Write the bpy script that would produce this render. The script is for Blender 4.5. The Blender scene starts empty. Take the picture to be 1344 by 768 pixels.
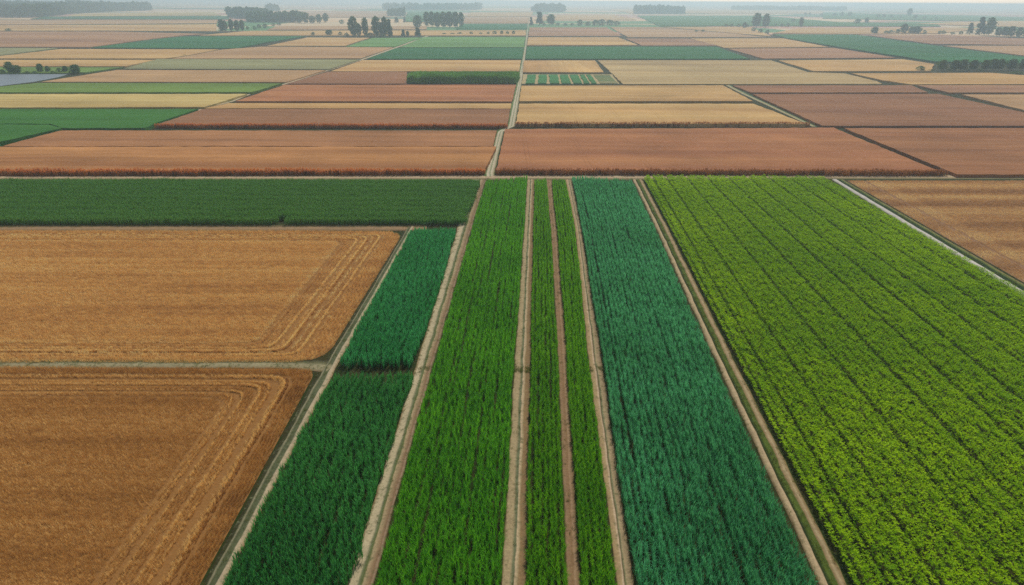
import bpy, bmesh, math, random
import numpy as np
from mathutils import Vector, Matrix

# ---------------------------------------------------------------- camera, light, exposure
SC = bpy.context.scene
F_PX, CX, CY = 900.0, 672.0, 384.0
CAM_H = 60.0
PITCH = math.atan(383.0 / F_PX)
ROLL = 0.0065
fwd = Vector((0, math.cos(PITCH), -math.sin(PITCH)))
rt0 = Vector((1, 0, 0)); up0 = rt0.cross(fwd)
rt = (rt0 * math.cos(ROLL) + up0 * math.sin(ROLL)).normalized()
upv = rt.cross(fwd).normalized()
cam_d = bpy.data.cameras.new('camera'); cam = bpy.data.objects.new('camera', cam_d)
SC.collection.objects.link(cam); SC.camera = cam
cam_d.sensor_width = 36.0; cam_d.lens = F_PX / 1344 * 36.0
cam_d.clip_start = 0.5; cam_d.clip_end = 80000
M = Matrix((rt, upv, -fwd)).transposed().to_4x4(); M.translation = (0, 0, CAM_H)
cam.matrix_world = M

SUN_EL, SUN_AZ = math.radians(50), math.radians(16)
world = bpy.data.worlds.new("World"); SC.world = world; world.use_nodes = True
wn = world.node_tree.nodes; wl = world.node_tree.links
sky = wn.new('ShaderNodeTexSky'); sky.sky_type = 'NISHITA'; sky.sun_disc = False
sky.sun_elevation = SUN_EL; sky.sun_rotation = SUN_AZ
sky.air_density = 1.2; sky.dust_density = 0.5; sky.ozone_density = 1.0; sky.altitude = 60
hsv = wn.new('ShaderNodeHueSaturation'); hsv.inputs['Saturation'].default_value = 0.42
wl.new(sky.outputs[0], hsv.inputs['Color']); wl.new(hsv.outputs[0], wn['Background'].inputs[0]); wn['Background'].inputs[1].default_value = 0.105
sun_d = bpy.data.lights.new('sun', 'SUN'); sun_d.energy = 3.0; sun_d.angle = math.radians(2.0)
sun_d.color = (1.0, 0.93, 0.83)
sun = bpy.data.objects.new('sun', sun_d); SC.collection.objects.link(sun)
sd = Vector((math.sin(SUN_AZ) * math.cos(SUN_EL), math.cos(SUN_AZ) * math.cos(SUN_EL), math.sin(SUN_EL)))
sun.rotation_euler = (-sd).to_track_quat('-Z', 'Y').to_euler(); sun.location = (0, 0, 300)
SC.view_settings.view_transform = 'Standard'; SC.view_settings.look = 'None'
SC.view_settings.exposure = 0.0; SC.view_settings.gamma = 1.0
SC.cycles.use_denoising = False
SC.render.filter_size = 1.25
SC.cycles.max_bounces = 6; SC.cycles.diffuse_bounces = 3; SC.cycles.transmission_bounces = 3
SC.cycles.volume_bounces = 1; SC.cycles.transparent_max_bounces = 8
TRACK_ALBEDO = 0.80
HAZE_DENSITY = 0.00028

rng = np.random.default_rng(7); random.seed(7)
COL = SC.collection

# ---------------------------------------------------------------- helpers
def P(px, py, h=0.0):
    d = fwd + rt * ((px - CX) / F_PX) + upv * ((CY - py) / F_PX)
    if d.z > -0.0035: d.z = -0.0035
    t = (h - CAM_H) / d.z
    return Vector((d.x * t, d.y * t, h))
def project(pts):
    q = pts - np.array([0, 0, CAM_H])
    z = q @ np.array(fwd); x = q @ np.array(rt); y = q @ np.array(upv)
    return CX + F_PX * x / z, CY - F_PX * y / z, z
def S(r, g, b):
    f = lambda c: (c / 255 / 12.92) if c / 255 <= 0.04045 else ((c / 255 + 0.055) / 1.055) ** 2.4
    return (f(r), f(g), f(b), 1.0)
def tag(o, label, cat, kind=None, group=None):
    o['label'] = label; o['category'] = cat
    if kind: o['kind'] = kind
    if group: o['group'] = group
    return o
def mesh_obj(name, verts, faces, mats, mi=None, link=True, smooth=False):
    me = bpy.data.meshes.new(name); me.from_pydata([tuple(v) for v in verts], [], faces)
    for m in mats: me.materials.append(m)
    if mi is not None: me.polygons.foreach_set('material_index', mi)
    if smooth: me.polygons.foreach_set('use_smooth', [True] * len(faces))
    me.update()
    o = bpy.data.objects.new(name, me)
    if link: COL.objects.link(o)
    return o

class NT:
    def __init__(s, name):
        s.m = bpy.data.materials.new(name); s.m.use_nodes = True
        s.t = s.m.node_tree; s.n = s.t.nodes; s.l = s.t.links; s.n.clear()
        s.out = s.n.new('ShaderNodeOutputMaterial')
    def node(s, typ, **kw):
        n = s.n.new(typ)
        for k, v in kw.items(): setattr(n, k, v)
        return n
    def inp(s, sock, v):
        if isinstance(v, bpy.types.NodeSocket): s.l.new(v, sock)
        else: sock.default_value = v
    def math(s, op, a, b=0.0, c=None, clamp=False):
        n = s.node('ShaderNodeMath', operation=op, use_clamp=clamp)
        s.inp(n.inputs[0], a); s.inp(n.inputs[1], b)
        if c is not None: s.inp(n.inputs[2], c)
        return n.outputs[0]
    def mapr(s, v, a, b, c, d):
        n = s.node('ShaderNodeMapRange'); s.inp(n.inputs[0], v)
        for i, x in enumerate((a, b, c, d)): s.inp(n.inputs[i + 1], x)
        return n.outputs[0]
    def mix(s, f, a, b, mode='MIX'):
        n = s.node('ShaderNodeMix', data_type='RGBA', blend_type=mode)
        s.inp(n.inputs[0], f); s.inp(n.inputs[6], a); s.inp(n.inputs[7], b)
        return n.outputs[2]
    def pos(s): return s.node('ShaderNodeNewGeometry').outputs['Position']
    def mapped(s, vec, scale, rot=0.0):
        n = s.node('ShaderNodeMapping'); s.inp(n.inputs[0], vec)
        n.inputs['Rotation'].default_value = (0, 0, rot); 
        n2 = s.node('ShaderNodeVectorMath', operation='MULTIPLY')
        s.l.new(n.outputs[0], n2.inputs[0]); n2.inputs[1].default_value = scale
        return n2.outputs[0]
    def noise(s, vec, scale=1.0, detail=3.0, rough=0.55):
        n = s.node('ShaderNodeTexNoise'); s.inp(n.inputs['Vector'], vec)
        n.inputs['Scale'].default_value = scale; n.inputs['Detail'].default_value = detail
        n.inputs['Roughness'].default_value = rough
        return n.outputs['Fac']
    def scale_col(s, col, f):
        n = s.node('ShaderNodeVectorMath', operation='SCALE'); s.inp(n.inputs[0], col[:3] if isinstance(col, tuple) else col); s.inp(n.inputs[3], f)
        return n.outputs[0]
    def ramp(s, fac, stops, interp='LINEAR'):
        n = s.node('ShaderNodeValToRGB'); n.color_ramp.interpolation = interp
        e = n.color_ramp.elements
        while len(e) < len(stops): e.new(0.5)
        for el, (p, c) in zip(e, stops): el.position = p; el.color = c
        s.inp(n.inputs[0], fac); return n.outputs[0]
    def principled(s, col, rough=0.9, spec=0.2, bump=None, bstr=0.5, bdist=0.1):
        b = s.node('ShaderNodeBsdfPrincipled'); s.inp(b.inputs['Base Color'], col)
        b.inputs['Roughness'].default_value = rough; b.inputs['Specular IOR Level'].default_value = spec
        if bump is not None:
            bn = s.node('ShaderNodeBump'); bn.inputs['Strength'].default_value = bstr
            bn.inputs['Distance'].default_value = bdist; s.inp(bn.inputs['Height'], bump)
            s.l.new(bn.outputs[0], b.inputs['Normal'])
        s.l.new(b.outputs[0], s.out.inputs[0]); return s.m

def leaf_material(name, c1, c2, c3, patch=0.06, transl=0.35, gloss=0.025):
    """c1/c2: leaf colours mixed per clump; c3: colour of the large natural patches"""
    k = NT(name)
    rnd = k.node('ShaderNodeObjectInfo').outputs['Random']
    pos = k.pos()
    fine = k.mapr(k.noise(pos, 4.5, 2.0), 0.35, 0.65, 0.0, 1.0)
    f = k.math('ADD', k.math('MULTIPLY', rnd, 0.45), k.math('MULTIPLY', fine, 0.55), clamp=True)
    c = k.mix(f, c1, c2)
    big = k.mapr(k.noise(pos, patch, 3.0), 0.42, 0.62, 0.0, 0.6)
    c = k.mix(big, c, c3)
    d = k.node('ShaderNodeBsdfDiffuse'); k.inp(d.inputs[0], c)
    t = k.node('ShaderNodeBsdfTranslucent'); k.inp(t.inputs[0], k.mix(0.5, c, (c2[0] * 1.2, c2[1] * 1.1, c2[2] * 0.6, 1)))
    g = k.node('ShaderNodeBsdfGlossy'); g.inputs['Roughness'].default_value = 0.55; g.inputs[0].default_value = (0.8, 0.85, 0.8, 1)
    m1 = k.node('ShaderNodeMixShader'); m1.inputs[0].default_value = transl
    k.l.new(d.outputs[0], m1.inputs[1]); k.l.new(t.outputs[0], m1.inputs[2])
    m2 = k.node('ShaderNodeMixShader'); m2.inputs[0].default_value = gloss
    k.l.new(m1.outputs[0], m2.inputs[1]); k.l.new(g.outputs[0], m2.inputs[2])
    k.l.new(m2.outputs[0], k.out.inputs[0])
    return k.m

def straw_material(name, ca, cb, cc):
    """tone attribute of each clump: 0 = ca (bleached), 0.5 = cb, 1 = cc (reddish/dark)"""
    k = NT(name)
    a = k.node('ShaderNodeAttribute', attribute_type='INSTANCER', attribute_name='tone').outputs['Fac']
    rnd = k.node('ShaderNodeObjectInfo').outputs['Random']
    pos = k.pos()
    band = k.noise(k.mapped(pos, (0.012, 0.22, 0)), 1.0, 4.0, 0.65)
    f = k.math('ADD', a, k.math('MULTIPLY', k.math('SUBTRACT', rnd, 0.5), 0.45))
    f = k.math('ADD', f, k.math('MULTIPLY', k.math('SUBTRACT', band, 0.5), 0.9), clamp=True)
    c = k.ramp(f, [(0, ca), (0.5, cb), (1, cc)])
    d = k.node('ShaderNodeBsdfDiffuse'); k.inp(d.inputs[0], c)
    t = k.node('ShaderNodeBsdfTranslucent'); k.inp(t.inputs[0], c)
    m1 = k.node('ShaderNodeMixShader'); m1.inputs[0].default_value = 0.2
    k.l.new(d.outputs[0], m1.inputs[1]); k.l.new(t.outputs[0], m1.inputs[2])
    k.l.new(m1.outputs[0], k.out.inputs[0])
    return k.m

def field_material(name, ca, cb, rot=0.0, rows=1.0, tram=0.0, contrast=0.85, grain=1.5, fs=1.0):
    k = NT(name); pos = k.pos()
    v = k.mapped(pos, (1, 1, 1), rot)
    warp = k.noise(pos, 0.03, 2.0)
    vs = k.node('ShaderNodeVectorMath', operation='MULTIPLY_ADD')
    vs.inputs[1].default_value = (1, 1, 1); k.l.new(v, vs.inputs[0])
    cw = k.node('ShaderNodeCombineXYZ'); k.inp(cw.inputs[1], k.math('MULTIPLY', warp, 4.0)); k.l.new(cw.outputs[0], vs.inputs[2])
    v = vs.outputs[0]
    def st(a, b, det=3.0):
        m = k.node('ShaderNodeVectorMath', operation='MULTIPLY'); k.l.new(v, m.inputs[0]); m.inputs[1].default_value = (a / fs, b / fs, 0.0)
        return k.noise(m.outputs[0], 1.0, det, 0.62)
    broad = k.mapr(st(0.003, 0.06, 4.0), 0.38, 0.62, 0.0, 1.0)
    fine = k.mapr(st(0.010, 0.24, 4.0), 0.3, 0.7, 0.0, 1.0)
    patch = k.mapr(k.noise(pos, 0.022 / fs, 5.0, 0.6), 0.3, 0.7, 0.0, 1.0)
    gr = k.mapr(k.noise(pos, 0.8 / fs, 4.0, 0.75), 0.3, 0.7, 0.0, 1.0)
    c = k.mix(broad, ca, cb)
    f = k.math('ADD', 1.0, k.math('MULTIPLY', k.math('SUBTRACT', fine, 0.5), contrast * 0.42 * rows))
    f = k.math('ADD', f, k.math('MULTIPLY', k.math('SUBTRACT', patch, 0.5), contrast * 0.42))
    f = k.math('ADD', f, k.math('MULTIPLY', k.math('SUBTRACT', gr, 0.5), 0.12 * grain))
    if tram > 0:
        sp = k.node('ShaderNodeSeparateXYZ'); k.l.new(v, sp.inputs[0])
        w = k.math('FRACT', k.math('DIVIDE', sp.outputs[0], 23.0))
        ln = k.math('LESS_THAN', k.math('ABSOLUTE', k.math('SUBTRACT', k.math('ABSOLUTE', k.math('SUBTRACT', w, 0.5)), 0.035)), 0.011)
        ln = k.math('MULTIPLY', ln, k.mapr(patch, 0.4, 0.6, 0.2, 1.0))
        f = k.math('SUBTRACT', f, k.math('MULTIPLY', ln, tram))
    c = k.scale_col(c, f)
    h = k.math('ADD', k.math('MULTIPLY', gr, 0.6), fine)
    return k.principled(c, 0.95, 0.08, h, 0.6, 0.35)

def strip_material(name, stops, grain=0.5, gscale=2.5, wob=0.06, tuft=None):
    """bands across a track, driven by the mesh attribute u (0 left .. 1 right)"""
    k = NT(name); pos = k.pos()
    u = k.node('ShaderNodeAttribute', attribute_name='u').outputs['Fac']
    n = k.noise(pos, 0.35, 4.0, 0.65); g = k.noise(pos, gscale, 4.0, 0.7)
    uu = k.math('ADD', u, k.math('MULTIPLY', k.math('SUBTRACT', n, 0.5), wob * 2.2))
    c = k.ramp(uu, stops)
    if tuft:
        m = k.mapr(k.noise(pos, 0.9, 4.0, 0.7), 0.55, 0.66, 0.0, 0.75)
        c = k.mix(m, c, tuft)
    f = k.math('ADD', TRACK_ALBEDO, k.math('MULTIPLY', k.math('SUBTRACT', g, 0.5), grain * 1.6))
    f = k.math('ADD', f, k.math('MULTIPLY', k.math('SUBTRACT', n, 0.5), 0.5))
    c = k.scale_col(c, f)
    return k.principled(c, 0.95, 0.1, k.math('ADD', g, n), 0.6, 0.08)

# ---- scattering: one point mesh + geometry nodes per mass of plants
def scatter(name, pts, rot, scl, idx, tone, protos, label, cat):
    n = len(pts)
    me = bpy.data.meshes.new(name); me.vertices.add(n)
    me.vertices.foreach_set('co', np.asarray(pts, dtype=np.float32).ravel())
    for an, tp, key, arr in (('rot', 'FLOAT_VECTOR', 'vector', rot), ('scl', 'FLOAT_VECTOR', 'vector', scl),
                             ('idx', 'INT', 'value', idx), ('tone', 'FLOAT', 'value', tone)):
        at = me.attributes.new(an, tp, 'POINT')
        at.data.foreach_set(key, np.asarray(arr, dtype=np.int32 if tp == 'INT' else np.float32).ravel())
    me.update()
    o = bpy.data.objects.new(name, me); COL.objects.link(o)
    g = bpy.data.node_groups.new(name + '_nodes', 'GeometryNodeTree')
    g.interface.new_socket('Geometry', in_out='INPUT', socket_type='NodeSocketGeometry')
    g.interface.new_socket('Geometry', in_out='OUTPUT', socket_type='NodeSocketGeometry')
    N = g.nodes; L = g.links
    gi = N.new('NodeGroupInput'); go = N.new('NodeGroupOutput')
    iop = N.new('GeometryNodeInstanceOnPoints'); L.new(gi.outputs[0], iop.inputs['Points'])
    jn = N.new('GeometryNodeJoinGeometry')
    for p in reversed(protos):
        oi = N.new('GeometryNodeObjectInfo'); oi.inputs['Object'].default_value = p
        oi.inputs['As Instance'].default_value = True
        L.new(oi.outputs['Geometry'], jn.inputs[0])
    L.new(jn.outputs[0], iop.inputs['Instance']); iop.inputs['Pick Instance'].default_value = True
    def att(nm, tp):
        a = N.new('GeometryNodeInputNamedAttribute'); a.data_type = tp; a.inputs[0].default_value = nm
        return a.outputs[0]
    L.new(att('idx', 'INT'), iop.inputs['Instance Index'])
    L.new(att('scl', 'FLOAT_VECTOR'), iop.inputs['Scale'])
    e = N.new('FunctionNodeEulerToRotation'); L.new(att('rot', 'FLOAT_VECTOR'), e.inputs[0])
    L.new(e.outputs[0], iop.inputs['Rotation'])
    L.new(iop.outputs[0], go.inputs[0])
    md = o.modifiers.new('plants', 'NODES'); md.node_group = g
    tag(o, label, cat, 'stuff')
    return o

MARGIN = 400
def in_view(pts, m=MARGIN):
    x, y, z = project(pts)
    return (z > 5) & (x > -m) & (x < 1344 + m) & (y < 768 + m) & (y > -40)

def rows_between(L, R, spacing, seg, gaps=None, jit=0.06, sway=0.10):
    """L, R: world polylines [near .. far] of equal length. Rows run from near to far, evenly spread across.
    gaps: dict row index -> extra shift"""
    L = [np.array(p)[:2] for p in L]; R = [np.array(p)[:2] for p in R]
    w = np.mean([np.linalg.norm(r - l) for l, r in zip(L, R)])
    n = max(1, int(round(w / spacing)))
    out = []
    for i in range(n):
        u = (i + 0.5) / n
        if gaps: u += gaps(i, n) * spacing / w
        pl = [l + (r - l) * u for l, r in zip(L, R)]
        segs = [np.linalg.norm(b - a) for a, b in zip(pl, pl[1:])]
        tot = sum(segs); d = rng.uniform(0, seg); ph = rng.uniform(0, 20)
        cum = np.concatenate([[0], np.cumsum(segs)])
        ds = np.arange(d, tot, seg)
        k = np.clip(np.searchsorted(cum, ds, 'right') - 1, 0, len(segs) - 1)
        pa = np.array(pl); a = pa[k]; b = pa[k + 1]
        t = ((ds - cum[k]) / np.array(segs)[k])[:, None]
        p = a + (b - a) * t
        dr = (b - a) / np.linalg.norm(b - a, axis=1)[:, None]
        off = sway * np.sin(ds * 0.11 + ph) + rng.normal(0, jit, len(ds))
        p = p + np.stack([dr[:, 1], -dr[:, 0]], 1) * off[:, None]
        ang = np.arctan2(dr[:, 1], dr[:, 0])
        out.append(np.column_stack([p, ang, np.full(len(p), u), ds / tot, np.full(len(p), i)]))
    return np.concatenate(out)

def inside(pts, poly):
    x, y = pts[:, 0], pts[:, 1]; c = np.zeros(len(x), bool); n = len(poly)
    for i in range(n):
        x1, y1 = poly[i][:2]; x2, y2 = poly[(i + 1) % n][:2]
        if y1 == y2: continue
        cond = ((y1 > y) != (y2 > y)) & (x < (x2 - x1) * (y - y1) / (y2 - y1) + x1)
        c ^= cond
    return c
def edge_dist(pts, a, b):
    a = np.array(a)[:2]; b = np.array(b)[:2]; d = b - a; L = np.linalg.norm(d); d = d / L
    return (pts[:, 0] - a[0]) * (-d[1]) + (pts[:, 1] - a[1]) * d[0]

def polyseg(px_pts, h=0.0): return [P(x, y, h) for x, y in px_pts]

def smooth_noise(x, y, s, seed=0):
    r = np.random.default_rng(seed); v = np.zeros(len(x))
    for k in range(6):
        a = r.uniform(0, 2 * math.pi); f = s * r.uniform(0.5, 2.2)
        v += np.sin((x * math.cos(a) + y * math.sin(a)) * f + r.uniform(0, 6.28))
    return v / 6

# ---------------------------------------------------------------- haze
def build_haze():
    W, Y0, Y1 = 26000, -600, 26000
    vs = [(x, y, z) for z in (-2.0, 62.5) for x, y in ((-W, Y0), (W, Y0), (W, Y1), (-W, Y1))]
    k = NT('haze_air'); pv = k.node('ShaderNodeVolumePrincipled')
    pv.inputs['Color'].default_value = (0.66, 0.83, 0.94, 1); pv.inputs['Density'].default_value = HAZE_DENSITY
    pv.inputs['Anisotropy'].default_value = 0.55
    k.l.new(pv.outputs[0], k.out.inputs['Volume'])
    o = mesh_obj('haze', vs, [(0, 3, 2, 1), (4, 5, 6, 7), (0, 1, 5, 4), (1, 2, 6, 5), (2, 3, 7, 6), (3, 0, 4, 7)], [k.m])
    tag(o, 'pale bluish haze in which the far fields and woods fade', 'haze', 'stuff')
build_haze()

# ---------------------------------------------------------------- ground
def build_ground():
    k = NT('ground_soil'); pos = k.pos()
    n = k.noise(pos, 0.25, 5.0, 0.65); g = k.noise(pos, 2.0, 3.0, 0.7)
    near = k.mix(k.mapr(n, 0.4, 0.6, 0, 1), S(58, 54, 28), S(40, 52, 20))
    near = k.scale_col(near, k.math('ADD', 0.6, k.math('MULTIPLY', g, 0.8)))
    v = k.mapped(pos, (1 / 620.0, 1 / 310.0, 0), 0.02)
    vo = k.node('ShaderNodeTexVoronoi', distance='CHEBYCHEV', feature='F1'); k.l.new(v, vo.inputs['Vector'])
    vo.inputs['Scale'].default_value = 1.0; vo.inputs['Randomness'].default_value = 0.75
    sp = k.node('ShaderNodeSeparateColor'); k.l.new(vo.outputs['Color'], sp.inputs[0])
    far = k.ramp(sp.outputs[0], [(0.0, S(205, 172, 130)), (0.22, S(182, 140, 118)), (0.42, S(198, 176, 140)), (0.60, S(90, 130, 82)),
                                 (0.76, S(212, 186, 146)), (0.86, S(72, 104, 70)), (0.93, S(176, 136, 118))], 'CONSTANT')
    far = k.scale_col(far, k.math('ADD', 0.8, k.math('MULTIPLY', k.noise(k.mapped(pos, (0.002, 0.03, 0)), 1.0, 3.0), 0.4)))
    hedge = k.node('ShaderNodeTexVoronoi', distance='CHEBYCHEV', feature='DISTANCE_TO_EDGE') if False else None
    y = k.node('ShaderNodeSeparateXYZ'); k.l.new(pos, y.inputs[0])
    f = k.mapr(y.outputs[1], 1450, 1500, 0, 1)
    c = k.mix(f, near, far)
    m = k.principled(c, 0.95, 0.08, n, 0.4, 0.15)
    W = 24000; ys = [-500, 0, 100, 300, 1000, 3000, 24000]; xs = [-W, -4000, -800, -200, 0, 200, 800, 4000, W]
    vs = [(x, y, 0) for y in ys for x in xs]; nx = len(xs)
    fs = [(j * nx + i, j * nx + i + 1, (j + 1) * nx + i + 1, (j + 1) * nx + i) for j in range(len(ys) - 1) for i in range(nx - 1)]
    o = mesh_obj('ground', vs, fs, [m]); tag(o, 'flat farmland plain running out to the horizon', 'ground', 'structure')
build_ground()

# ---------------------------------------------------------------- tracks: ribbons with a real cross profile
def at_y(tab, y):
    tab = sorted(tab)
    if y <= tab[0][0]: i = 0
    else: i = min(len(tab) - 2, max(0, np.searchsorted([t[0] for t in tab], y) - 1))
    (y0, x0), (y1, x1) = tab[i], tab[i + 1]
    return x0 + (x1 - x0) * (y - y0) / (y1 - y0)
def ribbon(name, left, right, mat, prof, label, cat='track', base=0.012, step=2.5):
    """left/right: world polylines of equal length; prof: [(u, z)]"""
    Lp, Rp = [Vector(p) for p in left], [Vector(p) for p in right]
    Ls, Rs = [], []
    for i in range(len(Lp) - 1):
        n = max(1, int(((Lp[i + 1] - Lp[i]).length + (Rp[i + 1] - Rp[i]).length) / 2 / step)); n = min(n, 400)
        for j in range(n):
            Ls.append(Lp[i].lerp(Lp[i + 1], j / n)); Rs.append(Rp[i].lerp(Rp[i + 1], j / n))
    Ls.append(Lp[-1]); Rs.append(Rp[-1])
    vs, us = [], []; m = len(prof)
    for i, (a, b) in enumerate(zip(Ls, Rs)):
        for u, z in prof:
            p = a.lerp(b, u); w = (b - a).length
            jx = math.sin(i * 0.9 + u * 3) * 0.02 * min(w, 3) + random.uniform(-1, 1) * 0.03 * min(w, 3)
            d = (b - a).normalized()
            p = p + d * jx
            vs.append((p.x, p.y, base + max(0, z))); us.append(u)
    fs = [(i * m + j, i * m + j + 1, (i + 1) * m + j + 1, (i + 1) * m + j) for i in range(len(Ls) - 1) for j in range(m - 1)]
    o = mesh_obj(name, vs, fs, [mat], smooth=True)
    # faces must look up
    me = o.data
    if me.polygons[0].normal.z < 0: me.flip_normals()
    at = me.attributes.new('u', 'FLOAT', 'POINT'); at.data.foreach_set('value', us)
    tag(o, label, cat, 'structure')
    return o
YS = [900, 768, 620, 480, 390, 300, 262, 236]
MAIN_L = [(768, 490), (480, 568), (300, 619), (236, 638)]
MAIN_R = [(768, 658), (480, 675), (300, 688), (236, 692)]
S2_L = [(768, 690), (480, 696), (300, 700), (236, 702)]
S2_R = [(768, 744), (480, 733), (300, 723), (236, 717)]
S3_L = [(768, 762), (480, 745), (300, 731), (236, 724)]
S3_R = [(768, 810), (480, 773), (300, 755), (236, 742)]
TE_L = [(768, 832), (480, 791), (300, 763), (234, 750)]
TE_R = [(768, 1076), (480, 942), (300, 861), (234, 829)]
BR_L = [(768, 1112), (480, 967), (300, 877), (236, 843)]
BR_R = [(440, 1432), (386, 1342), (236, 1090)]
LB_L = [(768, 293), (484, 441), (298, 543)]
LB_R = [(768, 456), (480, 546), (298, 601)]
def edge(tab, ys, h=0.0, dx=0): return [P(at_y(tab, y) + dx, y, h) for y in ys]

PALE, PALE2 = S(196, 180, 146), S(176, 156, 120)
SOIL, SOILD = S(148, 122, 86), S(106, 90, 60)
GRS, GRD, GRG = S(92, 104, 58), S(52, 66, 36), S(120, 124, 92)
ribbon('dirt_track', edge(LB_R, YS), edge(MAIN_L, YS), strip_material('track_gravel',
    [(0.0, SOIL), (0.12, PALE), (0.36, PALE), (0.46, GRG), (0.56, GRS), (0.62, PALE2), (0.84, S(140, 112, 84)), (0.93, S(160, 135, 110)), (1, SOILD)], tuft=S(104, 108, 72)),
    [(0, 0.05), (0.1, 0.1), (0.22, 0.06), (0.36, 0.08), (0.5, 0.16), (0.62, 0.08), (0.72, 0.04), (0.84, 0.06), (0.93, 0.12), (1, 0.03)],
    'wide twin-rut farm track between dark green blocks and the widest grass-green strip')
ribbon('dirt_track', edge(MAIN_R, YS), edge(S2_L, YS), strip_material('track_soil_pale',
    [(0.0, SOILD), (0.08, PALE2), (0.35, PALE2), (0.45, GRG), (0.52, GRG), (0.57, S(205, 180, 145)), (0.66, PALE2), (0.72, SOIL), (0.95, S(140, 114, 82)), (1, SOILD)], tuft=S(120, 112, 78)),
    [(0, 0.03), (0.1, 0.09), (0.3, 0.07), (0.47, 0.02), (0.57, 0.2), (0.66, 0.16), (0.75, 0.05), (0.95, 0.05), (1, 0.02)],
    'pale soil track right of the widest green strip, with a raised ridge line')
ribbon('dirt_track', edge(S2_R, YS), edge(S3_L, YS), strip_material('track_soil_red',
    [(0.0, SOILD), (0.12, S(158, 128, 98)), (0.5, S(146, 116, 84)), (0.62, S(168, 138, 108)), (0.85, S(140, 114, 82)), (1, SOILD)], wob=0.1),
    [(0, 0.02), (0.15, 0.09), (0.4, 0.03), (0.6, 0.1), (0.85, 0.04), (1, 0.02)],
    'narrow reddish soil track between the two thin green strips')
ribbon('dirt_track', edge(S3_R, YS), edge(TE_L, YS), strip_material('track_soil_grey',
    [(0.0, SOILD), (0.08, S(170, 144, 106)), (0.32, S(182, 156, 118)), (0.4, S(205, 180, 150)), (0.48, SOILD), (0.54, GRG), (0.62, PALE2), (0.9, S(150, 128, 100)), (1, SOILD)], tuft=S(112, 110, 74)),
    [(0, 0.03), (0.15, 0.06), (0.35, 0.15), (0.43, 0.16), (0.49, 0.0), (0.6, 0.1), (0.9, 0.07), (1, 0.02)],
    'soil track left of the blue-green strip, split by a thin dark furrow')
ribbon('grass_track', edge(TE_R, YS), edge(BR_L, YS), strip_material('track_grassy',
    [(0.0, SOILD), (0.1, PALE2), (0.26, S(190, 166, 130)), (0.32, S(40, 52, 28)), (0.42, S(58, 72, 30)), (0.5, S(90, 108, 42)), (0.64, S(88, 104, 44)), (0.68, S(150, 126, 90)), (0.8, PALE2), (0.95, SOIL), (1, GRS)], wob=0.05),
    [(0, 0.03), (0.12, 0.22), (0.26, 0.28), (0.34, 0.02), (0.45, 0.04), (0.62, 0.1), (0.7, 0.26), (0.85, 0.2), (1, 0.03)],
    'green grassy track with pale verges along the left side of the yellow-green field')
YL = [900, 768, 620, 484, 390, 298]
BL = [(768, 266), (495, 413), (465, 433), (308, 529), (298, 534)]
ribbon('grass_track', edge(BL, YL), edge(LB_L, YL), strip_material('margin_grass',
    [(0.0, S(58, 56, 34)), (0.2, S(66, 68, 42)), (0.3, S(150, 142, 112)), (0.38, S(86, 92, 62)), (0.62, S(98, 104, 74)), (0.7, S(192, 174, 142)), (0.88, S(186, 166, 132)), (1, SOIL)], wob=0.05, tuft=S(112, 116, 84)),  # dark left stops: ditch grass with the brown field's edge shadow painted in
    [(0, 0.02), (0.15, 0.0), (0.3, 0.2), (0.45, 0.05), (0.62, 0.1), (0.7, 0.22), (0.88, 0.2), (1, 0.06)],
    'grassy ditch and pale path between the brown fields and the dark green blocks')
XE = [-420, 0, 200, 380, 436]
ribbon('grass_track', [P(x, 472.5, 0) for x in XE], [P(x, 484 + max(0, (x - 380) * .12), 0) for x in XE], strip_material('path_grass',
    [(0.0, S(60, 58, 36)), (0.3, S(110, 108, 76)), (0.5, S(160, 150, 116)), (0.8, S(150, 140, 106)), (1, S(120, 96, 68))], wob=0.1, tuft=S(92, 104, 66)),  # dark first stop paints the shaded near side of the farther brown field
    [(0, 0.02), (0.3, 0.08), (0.6, 0.12), (1, 0.03)], 'grey-green grass path between the two near brown fields')
XE = [-500, -200, 0, 200, 400, 560]
ribbon('dirt_track', [P(x, 295, 0) for x in XE], [P(x, 303, 0) for x in XE], strip_material('path_brown',
    [(0.0, S(70, 78, 44)), (0.3, S(120, 100, 70)), (0.6, S(165, 135, 100)), (1, S(120, 96, 66))], wob=0.12, tuft=S(112, 108, 70)),
    [(0, 0.02), (0.5, 0.08), (1, 0.03)], 'narrow brown path in front of the flat dark green band')
XE = [-500, 0, 300, 600, 640, 700, 850, 1000, 1100, 1300, 1600]
ribbon('dirt_track', [P(x, 229.6 + (1.2 if x < 600 else 0), 0) for x in XE], [P(x, 236.4 if x < 1100 else 235.5, 0) for x in XE], strip_material('cross_track',
    [(0.0, S(120, 112, 74)), (0.25, S(186, 162, 128)), (0.55, S(196, 172, 138)), (0.75, S(150, 130, 96)), (1, S(88, 96, 54))], wob=0.12, tuft=S(110, 118, 74)),
    [(0, 0.02), (0.3, 0.1), (0.7, 0.1), (1, 0.02)], 'pale cross track along the far ends of the green strips', base=0.03)
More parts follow.
